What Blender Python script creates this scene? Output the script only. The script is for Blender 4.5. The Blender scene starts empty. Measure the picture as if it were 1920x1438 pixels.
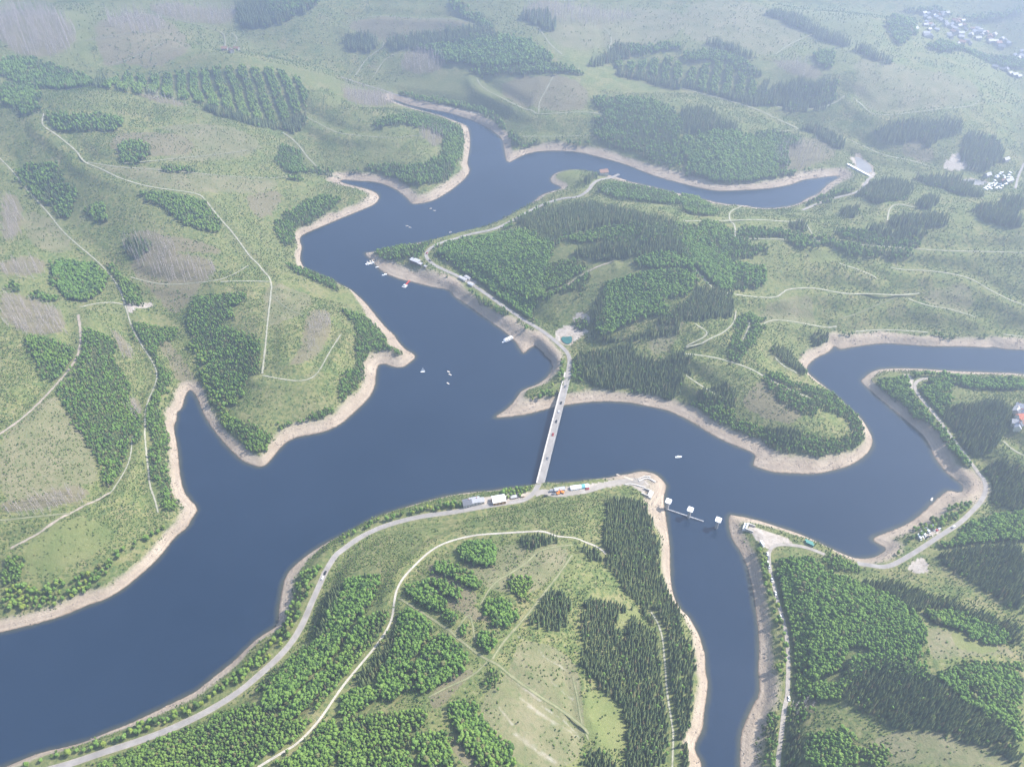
import bpy, bmesh, math, random
import numpy as np
from mathutils import Vector, Matrix
R = math.radians
rng = np.random.default_rng(7)
random.seed(7)
sc = bpy.context.scene
COL = sc.collection

# ------------------------------------------------------------------ camera
CAM_H, PITCH, F_PX, CX, CY = 650.0, R(42.0), 1450.0, 960.0, 719.0
cam_d = bpy.data.cameras.new('camera'); cam = bpy.data.objects.new('camera', cam_d); COL.objects.link(cam)
cam.location = (0, 0, CAM_H); cam.rotation_euler = (R(90) - PITCH, 0, 0)
cam_d.sensor_width = 36.0; cam_d.lens = 36.0 * F_PX / 1920.0
cam_d.clip_start = 1.0; cam_d.clip_end = 40000.0
sc.camera = cam
CP, SP = math.cos(PITCH), math.sin(PITCH)

def ray_dir(px, py):
    a = (np.asarray(px, float) - CX) / F_PX; b = (CY - np.asarray(py, float)) / F_PX
    return a, CP + b * SP, -SP + b * CP          # x, y, z

def on_plane(px, py, z=0.0):
    dx, dy, dz = ray_dir(px, py)
    t = (z - CAM_H) / dz
    return np.stack([dx * t, dy * t], -1)

# ------------------------------------------------------------------ traced survey data (photo positions, turned into ground positions below)
ORG = {'A': (0, 0), 'B': (640, 0), 'C': (1280, 0), 'D': (0, 480), 'E': (640, 480), 'F': (1280, 480), 'G': (0, 960), 'H': (640, 960), 'I': (1280, 960), 'P': None}
def pts(s, reg='P'):
    a = np.array([[float(v) for v in p.split(',')] for p in s.split()])
    if ORG[reg] is not None:
        a = a / 2.997 + np.array(ORG[reg])
    return a

SHORE = pts("""-260,1240 0,1186 60,1172 117,1156 166,1134 197,1125 230,1106 265,1077 300,1045 330,1005 352,990 362,970 374,953 350,930 341,905 337,880 335,850 330,820 326,800 333,785 331,775 343,765 347,745 352,735 358,730 363,737 368,744 372,752 378,770 395,800 415,825 440,852 455,865 475,873 487,876 500,872 512,858 530,835 550,822 578,816 610,810 640,796 660,778 683,757 697,740 704,725 706,700 709,685 720,682 733,687 745,690 757,689 770,680 781,670 776,663 760,655 745,637 742,630 725,615 712,600 700,585 688,570 672,555 655,541 637,533 617,522 590,511 570,502 564,490 563,478 567,463 562,453 564,443 580,435 600,427 640,410 690,390 705,383 712,373 711,366 703,360 690,355 670,350 645,344 636,340 640,337 670,340 700,341 727,348 750,361 765,375 771,382 775,384 790,382 810,378 830,368 850,355 870,338 880,325 882,318 877,310 877,300 881,285 882,265 880,245 876,236 866,232 850,226 830,218 800,210 770,202 740,192 730,186 740,187 770,198 800,204 840,211 870,220 895,229 915,240 928,250 938,258 942,265 944,272 946,290 949,303 955,306 965,300 985,290 1010,284 1040,283 1085,285 1130,297 1170,308 1200,320 1240,335 1280,345 1310,353 1345,359 1380,358 1420,356 1460,352 1490,345 1505,338 1530,335 1560,331 1580,330 1560,340 1548,348 1535,363 1510,373 1500,381 1470,389 1440,391 1400,388 1350,381 1310,372 1280,365 1240,354 1200,345 1150,334 1120,324 1090,319 1065,319 1040,325 1031,335 1033,343 1050,350 1055,353 1040,358 1015,365 1000,378 990,388 960,402 930,420 890,436 850,445 800,453 745,462 715,471 695,473 681,475 698,489 706,501 720,512 737,520 755,526 770,529 789,533 814,540 837,542 848,548 849,555 866,566 892,584 917,602 943,620 956,632 966,641 973,652 979,663 985,662 992,654 1002,648 1010,651 1020,662 1031,673 1036,680 1037,687 1032,700 1020,712 1005,722 989,727 976,734 969,744 961,755 948,768 933,777 925,785 956,782 992,777 1028,767 1060,760 1091,756 1122,753 1172,754 1210,761 1248,769 1266,776 1300,793 1330,813 1363,830 1397,843 1417,853 1413,863 1410,873 1427,880 1453,887 1487,888 1527,890 1563,883 1597,873 1623,855 1635,838 1637,823 1631,810 1625,798 1612,781 1592,765 1575,748 1556,732 1530,712 1517,701 1513,693 1517,683 1533,670 1553,662 1562,653 1563,648 1570,653 1575,656 1597,652 1630,646 1663,643 1713,647 1763,650 1813,650 1856,653 1862,650 1880,654 1919,656 2150,664 2150,708 1920,702 1897,699 1847,698 1780,695 1713,690 1653,691 1633,697 1617,710 1613,715 1620,722 1639,739 1654,752 1672,768 1695,786 1720,807 1730,816 1740,832 1750,854 1761,871 1772,885 1786,896 1800,905 1807,915 1802,924 1778,918 1771,922 1751,939 1729,961 1703,981 1661,998 1639,1006 1634,1013 1650,1022 1664,1029 1650,1040 1633,1047 1611,1048 1596,1045 1577,1037 1549,1023 1520,1009 1492,998 1450,984 1408,971 1380,966 1368,964 1365,973 1366,988 1370,1005 1375,1016 1385,1030 1393,1045 1400,1062 1405,1080 1412,1110 1417,1147 1422,1187 1423,1227 1420,1253 1423,1277 1423,1303 1410,1323 1397,1350 1388,1377 1387,1410 1386,1438 1384,1600 1322,1600 1316,1438 1315,1427 1303,1407 1305,1390 1318,1370 1320,1343 1327,1293 1328,1277 1323,1260 1323,1227 1318,1213 1312,1190 1300,1170 1290,1153 1279,1145 1267,1127 1260,1103 1257,1070 1257,1023 1250,973 1248,958 1246,952 1246,942 1245,932 1249,915 1250,909 1240,897 1231,889 1217,885 1205,883 1192,885 1180,889 1157,892 1142,897 1101,901 1070,904 1023,907 1004,911 954,915 923,920 882,923 851,927 820,934 790,942 763,950 733,959 697,972 673,987 640,1003 613,1017 580,1037 547,1063 533,1083 527,1113 522,1143 521,1172 500,1185 480,1198 460,1217 437,1240 407,1263 383,1283 360,1300 323,1317 283,1337 240,1357 200,1372 160,1390 123,1400 83,1408 50,1420 17,1435 0,1440 -260,1530""")
# width of the bare shore in metres at places along the water's edge
BEACH = pts("""60,1150,16 330,980,19 330,850,13 352,715,15 400,800,14 480,860,16 560,800,20 690,720,24 740,660,26 650,540,5 560,470,10 620,405,22 690,370,25 740,355,22 820,365,26 870,300,15 900,235,18 1000,280,19 1150,300,25 1250,330,38 1400,352,20 1550,335,22 1060,330,12 1020,370,14 850,445,4 690,480,12 740,515,34 800,530,30 900,575,15 980,640,34 1040,680,20 990,740,10 960,770,24 1000,765,30 1150,745,17 1300,785,18 1420,870,34 1530,880,25 1630,830,14 1590,760,3 1520,680,15 1600,645,20 1800,645,17 1640,700,13 1700,780,13 1760,860,22 1790,920,30 1650,1010,15 1600,1045,11 1450,985,11 1390,990,14 1410,1100,14 1430,1200,13 1430,1290,20 1400,1400,22 1310,1400,13 1320,1290,10 1265,1120,9 1240,1030,12 1225,960,24 1225,900,24 1100,905,6 950,915,4 800,940,5 650,1005,5 535,1120,14 490,1200,12 350,1310,10 150,1395,11 0,1430,12""")
# valley floors: photo x, y, height of the floor above the lake in metres
VALLEYS = [pts(s) for s in ("358,733,0 335,660,4 290,590,10 240,575,15 200,500,27 130,430,42 60,350,62 0,290,80 -120,220,100",
 "636,340,0 590,310,6 560,265,14 520,240,24 400,190,44 280,165,58 150,150,75",
 "735,186,0 650,145,5 560,125,15 450,100,28 430,60,48 420,0,70",
 "1580,330,0 1600,300,14 1540,255,18 1450,215,26 1330,180,38 1200,140,52 1000,95,80",
 "1600,320,6 1650,325,0 1800,345,4 1920,330,8 2100,300,14",
 "1920,330,8 1900,200,12 1880,100,16 1800,50,30 1500,20,60",
 "1563,649,0 1560,600,30 1540,540,68 1520,500,92",
 "1700,1070,6 1740,1080,9 1800,1120,18 1920,1210,40 2070,1300,70",
 "1040,650,12 1062,636,13 1100,600,24 1130,540,48 1140,480,80",
 "1807,915,0 1860,905,10 1950,930,30", "1860,653,0 1870,610,30 1885,540,78")]

# ------------------------------------------------------------------ numeric helpers
def _hash(ix, iy, seed):
    h = (ix.astype(np.int64) * 374761393 + iy.astype(np.int64) * 668265263 + seed * 1442695041) & 0xffffffff
    h = ((h ^ (h >> 13)) * 1274126177) & 0xffffffff
    return ((h ^ (h >> 16)) & 0xffff) / 65535.0
def vnoise(x, y, seed=0):
    ix = np.floor(x); iy = np.floor(y); fx = x - ix; fy = y - iy
    fx = fx * fx * (3 - 2 * fx); fy = fy * fy * (3 - 2 * fy)
    a = _hash(ix, iy, seed); b = _hash(ix + 1, iy, seed); c = _hash(ix, iy + 1, seed); d = _hash(ix + 1, iy + 1, seed)
    return (a + (b - a) * fx) + ((c + (d - c) * fx) - (a + (b - a) * fx)) * fy
def fbm(x, y, scale, octv=4, seed=0):
    s = np.zeros_like(x); amp = 1.0; tot = 0.0; f = 1.0 / scale
    for k in range(octv):
        s += amp * (vnoise(x * f + 13.7 * k, y * f - 7.1 * k, seed + k) - 0.5); tot += amp; amp *= 0.5; f *= 2.03
    return s / tot * 2.0                                            # about -1..1
def seg_dist(P, A, B, extra=None):
    """least distance of points P to the segments A->B (and extra value interpolated along the nearest)"""
    out = np.empty(len(P)); ev = np.zeros(len(P)) if extra is not None else None
    D = B - A; L2 = np.maximum((D * D).sum(1), 1e-9)
    step = max(1, int(3e6 / len(A)))
    for i in range(0, len(P), step):
        p = P[i:i + step]
        ax = p[:, None, 0] - A[None, :, 0]; ay = p[:, None, 1] - A[None, :, 1]
        t = np.clip((ax * D[:, 0] + ay * D[:, 1]) / L2, 0, 1)
        ax -= t * D[:, 0]; ay -= t * D[:, 1]
        d2 = ax * ax + ay * ay
        k = d2.argmin(1); r = np.arange(len(p))
        out[i:i + step] = np.sqrt(d2[r, k])
        if extra is not None:
            tk = t[r, k]; ev[i:i + step] = extra[0][k] * (1 - tk) + extra[1][k] * tk
    return (out, ev) if extra is not None else out
def inside(P, poly):
    x, y = P[:, 0], P[:, 1]; res = np.zeros(len(P), bool)
    x0, y0 = poly.min(0); x1, y1 = poly.max(0)
    m = np.flatnonzero((x >= x0) & (x <= x1) & (y >= y0) & (y <= y1))
    if len(m) == 0: return res
    xs, ys = x[m], y[m]; r = np.zeros(len(m), bool); j = len(poly) - 1
    for i in range(len(poly)):
        xi, yi = poly[i]; xj, yj = poly[j]
        if yi != yj:
            c = ((yi > ys) != (yj > ys)) & (xs < (xj - xi) * (ys - yi) / (yj - yi) + xi)
            r ^= c
        j = i
    res[m] = r
    return res
def sstep(a, b, x):
    t = np.clip((x - a) / (b - a), 0, 1); return t * t * (3 - 2 * t)

# ------------------------------------------------------------------ terrain heights
def smooth_poly(w, closed=True):
    """one round of corner cutting so that the traced outline has no kinks"""
    q = np.roll(w, -1, 0) if closed else w[1:]
    p = w if closed else w[:-1]
    o = np.stack([p * .75 + q * .25, p * .25 + q * .75], 1).reshape(-1, 2)
    return o if closed else np.vstack([w[:1], o, w[-1:]])
shore = smooth_poly(on_plane(SHORE[:, 0], SHORE[:, 1]))
S_A, S_B = shore, np.roll(shore, -1, 0)
beach_w = on_plane(BEACH[:, 0], BEACH[:, 1]); beach_v = BEACH[:, 2]
val_A, val_B, vz_a, vz_b = [], [], [], []
for v in VALLEYS:
    w = np.array([on_plane(p[0], p[1], p[2]) for p in v])
    val_A.append(w[:-1]); val_B.append(w[1:]); vz_a.append(v[:-1, 2]); vz_b.append(v[1:, 2])
val_A = np.vstack(val_A); val_B = np.vstack(val_B); vz_a = np.concatenate(vz_a); vz_b = np.concatenate(vz_b)

def profile(d, H):
    return H * (1 - np.exp(-0.50 * d / H))
GX0, GX1, GY0, GY1, GS = -3200.0, 3200.0, -400.0, 5200.0, 16.0
gx = np.arange(GX0, GX1 + 1, GS); gy = np.arange(GY0, GY1 + 1, GS)
GXX, GYY = np.meshgrid(gx, gy); GP = np.stack([GXX.ravel(), GYY.ravel()], 1)
gw = seg_dist(GP, S_A[::2], S_B[1::2]); gw[inside(GP, shore)] = 0
gv, gvz = seg_dist(GP, val_A, val_B, (vz_a, vz_b))
Hm = 142 + 50 * fbm(GP[:, 0], GP[:, 1], 900, 3, 5)
h1 = profile(gw, Hm); h2 = gvz + profile(gv, Hm * .9)
hg = -14.0 * np.logaddexp(-h1 / 14.0, -h2 / 14.0)
far_h = 60 + 110 * (fbm(GP[:, 0], GP[:, 1], 1300, 4, 31) + .4)
hg = hg + fbm(GP[:, 0], GP[:, 1], 260, 4, 9) * np.clip(gw, 0, 260) * .15 + fbm(GP[:, 0], GP[:, 1], 95, 3, 19) * np.clip(gw - 20, 0, 120) * .09
rr = np.hypot(GP[:, 0], GP[:, 1]); wf = sstep(3000, 4200, rr)
hg = np.maximum(hg * (1 - wf) + far_h * wf, 1.0).reshape(GXX.shape)
def gauss(a, n):
    k = np.exp(-0.5 * (np.arange(-2 * n, 2 * n + 1) / n) ** 2); k /= k.sum(); m = 2 * n
    b = np.pad(a, m, mode='edge')
    b = sum(k[i] * b[i:i + a.shape[0], :] for i in range(len(k)))
    return sum(k[i] * b[:, i:i + a.shape[1]] for i in range(len(k)))
hg = gauss(hg, 2)
def grid_h(P):
    u = np.clip((P[:, 0] - GX0) / GS, 0, len(gx) - 1.001); v = np.clip((P[:, 1] - GY0) / GS, 0, len(gy) - 1.001)
    i = u.astype(int); j = v.astype(int); fu = u - i; fv = v - j
    return (hg[j, i] * (1 - fu) + hg[j, i + 1] * fu) * (1 - fv) + (hg[j + 1, i] * (1 - fu) + hg[j + 1, i + 1] * fu) * fv

# polar ground sheet about the point below the aeroplane: fine where the lake is, coarse behind
T_F = R(64); DT = R(0.22)
th = np.concatenate([np.arange(-math.pi, -T_F - R(2), R(6)), np.arange(-T_F, T_F + 1e-6, DT), np.arange(T_F + R(3), math.pi, R(6))])
I0 = int(np.argmin(abs(th + T_F))); NF = int(round(2 * T_F / DT)) + 1
R0, RK = 90.0, 0.0046
NR = int(math.log(6000 / R0) / RK) + 1
rad = R0 * np.exp(RK * np.arange(NR))
TT, RR_ = np.meshgrid(th, rad, indexing='ij')                        # [angle, radius]
PX, PY = RR_ * np.sin(TT), RR_ * np.cos(TT)
PP = np.stack([PX.ravel(), PY.ravel()], 1)
d_sh = np.full(len(PP), 400.0)
near = (gw.max() > 0) & (np.abs(PP[:, 0]) < 3100) & (PP[:, 1] > -300) & (PP[:, 1] < 4500)
# only points that the coarse grid puts near the water need the exact distance
def grid_any(P, A):
    i = np.clip(np.rint((P[:, 0] - GX0) / GS).astype(int), 0, len(gx) - 1); j = np.clip(np.rint((P[:, 1] - GY0) / GS).astype(int), 0, len(gy) - 1)
    return A.reshape(GXX.shape)[j, i]
cd = grid_any(PP, gw); d_sh = cd.copy()
m = np.flatnonzero(near & (cd < 130))
d_sh[m] = seg_dist(PP[m], S_A, S_B)
wet = inside(PP, shore)
# width of the bare shore, blended from the measured places
bw = np.full(len(PP), 15.0)
ww = np.zeros(len(m)); wv = np.zeros(len(m))
for (bx, by), v in zip(beach_w, beach_v):
    q = 1.0 / (((PP[m, 0] - bx) ** 2 + (PP[m, 1] - by) ** 2) ** 1.5 + 400.0); ww += q; wv += q * v
bw[m] = wv / ww * 0.78
bw[m] *= 1 + 0.42 * fbm(PP[m, 0], PP[m, 1], 45, 3, 3)
bw = np.maximum(bw, 2.5)
hh = grid_h(PP)
bz = 3.0 + 0.2 * np.clip(bw, 0, 30)
t_ = d_sh / bw
ext = np.where(t_ < 1, bz * (0.25 * t_ + 0.75 * t_ ** 1.15), bz + (d_sh - bw) * .4)
wb = sstep(0.7, 1.0, t_) * sstep(0, 1, np.clip((d_sh - bw * .7) / 55.0, 0, 1))
hh = ext * (1 - wb) + np.maximum(hh, bz + 1.0) * wb
hh += fbm(PP[:, 0], PP[:, 1], 38, 3, 77) * np.clip(d_sh - bw, 0, 60) * .03 * (RR_.ravel() < 4000)
hh = np.where(wet, -np.minimum(d_sh * .45 + .3, 12), np.maximum(hh, .05 + .1 * np.clip(d_sh, 0, 3)))
HT = hh.reshape(TT.shape); BT = np.where(wet, -0.5, t_).reshape(TT.shape); WET = wet.reshape(TT.shape)

def polar_uv(P):
    t = np.arctan2(P[:, 0], P[:, 1]); r = np.hypot(P[:, 0], P[:, 1])
    u = np.clip((t + T_F) / DT, 0, NF - 1.001) + I0; v = np.clip(np.log(np.maximum(r, R0) / R0) / RK, 0, NR - 1.001)
    return u, v
def look(A, P):
    u, v = polar_uv(P); i = u.astype(int); j = v.astype(int); fu = u - i; fv = v - j
    return (A[i, j] * (1 - fu) + A[i + 1, j] * fu) * (1 - fv) + (A[i, j + 1] * (1 - fu) + A[i + 1, j + 1] * fu) * fv
def ground(x, y):
    return look(HT, np.stack([np.atleast_1d(x), np.atleast_1d(y)], 1).astype(float))
def to_ground(px, py, off=0.0):
    """where the line of sight through a photo position meets the ground (raised by off): x, y"""
    px = np.atleast_1d(np.asarray(px, float)); py = np.atleast_1d(np.asarray(py, float))
    dx, dy, dz = ray_dir(px, py); hz = np.hypot(dx, dy); s = -dz / hz
    u = np.clip((np.arctan2(dx, dy) + T_F) / DT, 0, NF - 1.001) + I0; i = u.astype(int); fu = (u - i)[:, None]
    prof = np.maximum(HT[i] * (1 - fu) + HT[i + 1] * fu, 0) + off
    above = prof - (CAM_H - s[:, None] * rad[None, :])
    k = np.argmax(above >= 0, 1); k = np.where(above.max(1) < 0, NR - 1, np.maximum(k, 1))
    n = np.arange(len(px)); a0, a1 = above[n, k - 1], above[n, k]
    f = np.clip(-a0 / np.where(a1 - a0 == 0, 1, a1 - a0), 0, 1)
    r = rad[k - 1] + (rad[k] - rad[k - 1]) * f
    return np.stack([dx / hz * r, dy / hz * r], 1)
def at(px, py):
    p = to_ground(px, py)[0]; return Vector((p[0], p[1], float(ground(p[0], p[1])[0])))
# ------------------------------------------------------------------ roads and tracks (traced centre lines)
ROADS = [  # width, material, [(region, points)...]
 (8.5, 'asphalt', [('P', "20,1462 110,1438 143,1428 200,1408 267,1387 327,1363 383,1337 443,1300 483,1267 523,1230 550,1200 570,1167 583,1133 597,1100 610,1070 630,1040 640,1033 667,1013 700,995 740,980 790,968 840,961 867,956 914,948 954,941 982,935 1001,926 1010,915 1014,907")]),
 (8.0, 'asphalt', [('P', "1064,704 1067,690 1068,680 1067,667 1060,655 1047,643 1027,628 1007,615 990,605 967,590 933,567 907,548 880,530 857,518 833,507 813,497 801,485 798,476 804,467 814,461 828,455 850,449 880,441 910,434 933,427 957,416 990,398 1023,383 1057,372 1083,367 1103,357 1113,343 1130,334 1160,333")]),
 (9.0, 'gravel', [('P', "1003,930 1020,926 1039,928 1070,923 1101,919 1132,910 1157,906 1189,902 1207,905")]),
 (7.0, 'asphalt', [('F', "1660,1220 1700,1260 1703,1330 1670,1390 1620,1438"), ('I', "1560,60 1450,130 1330,210 1200,290 1130,310 1050,300 980,290")]),
 (5.0, 'gravel', [('F', "1430,690 1340,690 1300,720 1310,760 1340,800 1400,870 1440,920 1500,1010 1600,1130 1660,1220")]),
 (4.5, 'gravel', [('I', "800,240 700,200 600,180 530,178 495,200 482,240 490,330 515,430 540,530 570,620 590,720 595,850 590,950 588,1040 570,1100 555,1250 540,1350 535,1434 530,1520")]),
 (6.0, 'asphalt', [('C', "670,1180 780,1140 870,1110 960,1085 1010,1060 1040,1010 1062,1000")]),
 (5.0, 'asphalt', [('C', "1870,1060 1885,990 1917,920")]),
 (4.6, 'white', [('H', "-470,1434 -320,1341 -240,1290 -120,1161 0,990 100,870 190,760 250,670 290,580 300,480 330,390 400,310 500,220 600,170 750,130 900,118 1050,108 1140,104 1210,130 1290,142 1360,162 1430,190 1490,240")]),
]
for w_, m_, r_, s_ in [
 (4.0, 'pale', 'A', "0,890 70,960 160,1080 220,1140 290,1220 350,1300 430,1370 510,1438 580,1500 640,1570 680,1640 700,1700 720,1770 740,1840 790,1930 850,2020 890,2100 870,2180 840,2230 815,2310 815,2420 830,2590 840,2730 870,2800 890,2880"),
 (5.0, 'pale', 'A', "245,640 235,680 245,715 300,745 370,800 430,850 455,890 480,920 600,975 720,1020 860,1055 1000,1070 1120,1090 1160,1130 1220,1210 1300,1300 1360,1380 1400,1438 1460,1500 1530,1578 1522,1670 1500,1840 1490,1960 1475,2100"),
 (4.0, 'pale', 'A', "700,920 880,905 1080,885 1250,865 1400,850"), (3.6, 'pale', 'A', "480,910 700,945 1000,965 1250,990 1580,1005 1650,985"),
 (5.0, 'pale', 'A', "610,375 740,330 870,270 930,240"), (4.5, 'pale', 'A', "480,230 650,210 870,190"),
 (5.0, 'pale', 'A', "780,80 950,100 1100,140 1220,170 1265,200 1265,250 1255,290"), (5.0, 'pale', 'A', "1300,180 1335,210 1320,245 1300,270"),
 (5.0, 'pale', 'A', "1590,745 1640,780 1690,830 1730,890 1800,950 1860,990 1917,1005"), (4.0, 'pale', 'A', "1700,645 1780,690 1860,735 1917,755 2070,770 2220,778 2350,765"),
 (6.0, 'earth', 'D', "-60,1030 0,1000 120,920 220,830 320,720 400,630 440,560 455,480 450,400 440,330"),
 (3.6, 'pale', 'D', "735,120 900,165 1050,160 1150,145 1240,140 1340,85 1400,65"), (3.6, 'pale', 'D', "1240,152 1530,148"),
 (3.6, 'pale', 'D', "1475,670 1560,685 1690,710 1760,690 1800,640 1850,540 1917,440"), (3.0, 'faint', 'D', "1530,230 1620,300 1700,335"),
 (5.0, 'pale', 'D', "440,285 480,275 600,265 690,275"), (5.0, 'earth', 'D', "430,1430 540,1375 620,1330"), (3.4, 'pale', 'D', "620,1330 700,1220 740,1140 750,1020"),
 (5.0, 'earth', 'G', "60,205 180,140 300,70 430,-10"), (3.4, 'faint', 'G', "0,45 180,30 400,10"),
 (5.5, 'pale', 'B', "80,430 120,360 170,310 230,270 240,240"), (4.0, 'pale', 'B', "170,450 220,370 260,320 370,275"),
 (4.0, 'pale', 'B', "10,140 60,105 200,90 400,105 600,105 680,110 770,150"), (4.6, 'pale', 'B', "760,440 790,500 900,550 1000,600 1060,630 1110,650 1250,635 1400,625 1510,660"),
 (4.2, 'pale', 'B', "1110,640 1110,580 1150,510 1195,420"), (4.0, 'pale', 'B', "1020,770 1200,770 1400,760 1600,760"),
 (5.0, 'pale', 'B', "1470,150 1510,190 1520,240 1500,290"), (5.0, 'pale', 'B', "1100,150 1140,200 1170,250 1240,310"),
 (5.0, 'asphalt', 'B', "0,435 100,470 250,510 400,560 600,600 780,640 880,670"),
 (5.5, 'pale', 'C', "0,500 150,540 300,580 430,620 530,670 620,710 650,730"), (6.0, 'pale', 'C', "530,600 600,615 730,620 830,595 890,560 910,540"),
 (5.0, 'pale', 'C', "960,550 1010,590 1040,640 1100,655 1250,640 1400,620 1600,605 1650,590 1665,560"), (5.0, 'pale', 'C', "950,790 1020,830 1140,880 1260,895 1340,920 1390,940"),
 (4.6, 'pale', 'C', "0,1240 200,1243 400,1235 570,1245 700,1250"), (4.4, 'pale', 'C', "330,1165 260,1195 265,1235 295,1260 295,1340"),
 (4.0, 'pale', 'C', "295,1340 550,1345 800,1360 1000,1375 1200,1390 1450,1410 1700,1415 1917,1420"), (5.0, 'pale', 'C', "1150,1240 1160,1170 1220,1155 1300,1165"),
 (3.6, 'pale', 'C', "690,1270 740,1340 760,1370"), (4.0, 'pale', 'C', "410,745 620,745 650,725"), (5.0, 'pale', 'C', "520,310 600,250 680,215 730,195"),
 (5.5, 'earth', 'E', "1150,210 1250,185 1320,130 1400,75 1480,40 1530,25"),
 (5.0, 'pale', 'F', "70,70 130,140 190,200 250,215 350,225 520,248 560,210 590,180 740,175 850,205 940,220 1050,208 1200,225 1330,210"),
 (4.4, 'pale', 'F', "1270,230 1380,280 1500,295 1640,345"), (4.2, 'pale', 'F', "880,40 1000,80 1090,130"), (4.4, 'pale', 'F', "1170,65 1220,80 1350,80 1500,95 1620,120 1720,190 1830,250 1917,280"),
 (4.6, 'pale', 'F', "430,400 480,360 540,355 640,370 760,400 860,410"), (4.4, 'pale', 'F', "970,425 1130,412 1380,430"), (4.0, 'pale', 'F', "1800,440 1917,455"),
 (4.0, 'pale', 'F', "20,515 120,490 230,430 290,380 300,310"), (4.0, 'pale', 'F', "20,510 130,460 140,430 70,380"),
 (4.8, 'pale', 'F', "20,540 150,560 280,595 400,640 480,690 600,750 720,805"), (3.4, 'faint', 'F', "870,370 980,330 1050,290 1200,230"),
 (3.8, 'pale', 'F', "330,490 380,390 360,360"), (4.4, 'pale', 'F', "520,570 570,620 640,660"), (4.0, 'pale', 'F', "20,670 100,730 180,775"), (4.0, 'pale', 'F', "1800,1040 1850,1090 1917,1120"),
 (4.0, 'grassy', 'H', "320,490 450,560 560,630 660,710 760,790 820,830 870,850 900,870 1000,950 1130,1040 1250,1120 1350,1200 1390,1250"),
 (4.0, 'grassy', 'H', "850,830 900,740 970,660 1060,560 1150,440 1230,340 1300,240"), (3.0, 'grassy', 'H', "780,520 850,400 960,340 1060,270 1110,210 1300,190"),
 (3.0, 'grassy', 'H', "1300,920 1330,1050 1350,1180 1390,1280"), (3.6, 'pale', 'H', "1740,560 1800,660 1820,850 1830,1000 1850,1150 1865,1250 1860,1434"),
 (3.0, 'grassy', 'H', "820,840 740,920 600,980 490,1040"), (2.6, 'grassy', 'H', "640,680 720,560 740,640 750,720"),
]:
    ROADS.append((w_, m_, [(r_, s_)]))

def resample(w, step):
    d = np.r_[0, np.cumsum(np.hypot(*np.diff(w, axis=0).T))]
    n = max(2, int(d[-1] / step) + 1); s = np.linspace(0, d[-1], n)
    return np.stack([np.interp(s, d, w[:, 0]), np.interp(s, d, w[:, 1])], 1)
def smooth1(a, n):
    if n < 1 or len(a) < 3: return a
    n = min(n, len(a) // 2)
    b = np.concatenate([np.repeat(a[:1], n, 0), a, np.repeat(a[-1:], n, 0)]); c = np.cumsum(np.concatenate([np.zeros_like(b[:1]), b]), 0)
    o = (c[2 * n + 1:] - c[:-2 * n - 1]) / (2 * n + 1)
    o[0], o[-1] = a[0], a[-1]
    return o

# ------------------------------------------------------------------ small basins levelled into the ground: outline, level, label
POOLS = []
for s_, lv, lab, pond in (("1052,634 1055,631 1062,632 1071,630 1073,634 1072,642 1066,645 1060,644 1054,639", None, 'small green pond inside the bend of the shore road', True),
                          ("1601,292 1608,292 1616,296 1633,311 1636,319 1633,327 1626,327 1606,315 1605,303", 8.5, 'pale water held behind the small fore dam', False),
                          ("1790,342 1813,335 1842,338 1854,341 1842,348 1824,346 1812,349", 5.0, 'small pale pond beside the camp site', False)):
    q = pts(s_); w = to_ground(q[:, 0], q[:, 1])
    if lv is None: lv = float(look(HT, w).mean())
    w = smooth_poly(on_plane(q[:, 0], q[:, 1], lv)); POOLS.append((s_, lv, lab, pond))
    lo, hi = w.min(0) - 60, w.max(0) + 60
    mk = np.flatnonzero((PP[:, 0] > lo[0]) & (PP[:, 0] < hi[0]) & (PP[:, 1] > lo[1]) & (PP[:, 1] < hi[1]) & ~wet)
    dd = seg_dist(PP[mk], w, np.roll(w, -1, 0)); dd[inside(PP[mk], w)] *= -1
    fl = HT.reshape(-1); f = 1 - sstep(6, 40, dd)
    fl[mk] = np.where(dd < 0, lv - np.minimum(-dd * .3, 1.5) - .05, fl[mk] * (1 - f) + (lv + np.clip(dd, 0, 6) * .12) * f)
    rg_ = BT.reshape(-1); rg_[mk[dd < 3]] = .5 if pond else .2
road_lines = []                                                       # (world line with heights, width, material)
road_gap = np.full(HT.shape, 60.0)
H_raw = HT.copy()
for width, mat, pieces in ROADS:
    q = np.vstack([pts(s, r) for r, s in pieces])
    w = to_ground(q[:, 0], q[:, 1])
    for _ in range(2): w = smooth_poly(w, False)
    w = resample(w, 4.0)
    z = look(H_raw, w)
    z = smooth1(smooth1(z, 8), 6)
    if mat in ('asphalt',): z = np.maximum(z, 6.0)
    road_lines.append((w, z, width, mat))
    lo, hi = w.min(0) - 60, w.max(0) + 60
    mk = np.flatnonzero((PP[:, 0] > lo[0]) & (PP[:, 0] < hi[0]) & (PP[:, 1] > lo[1]) & (PP[:, 1] < hi[1]) & ~wet)
    if len(mk) == 0: continue
    dd, zz = seg_dist(PP[mk], w[:-1], w[1:], (z[:-1], z[1:]))
    cell = RR_.ravel()[mk] * 0.0046
    hw = width / 2 + 1.0 + cell * 1.2
    f = 1 - sstep(0, 1, np.clip((dd - hw) / (6 + cell + width), 0, 1))
    f *= np.clip(d_sh[mk] / 6.0, 0, 1)
    flat = HT.reshape(-1)
    flat[mk] = flat[mk] * (1 - f) + zz * f
    rg = road_gap.reshape(-1); rg[mk] = np.minimum(rg[mk], dd - width / 2)

# ------------------------------------------------------------------ ground cover polygons that colour the soil itself
def region_poly(s, r, off=0.0):
    q = pts(s, r); return to_ground(q[:, 0], q[:, 1], off)
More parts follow.
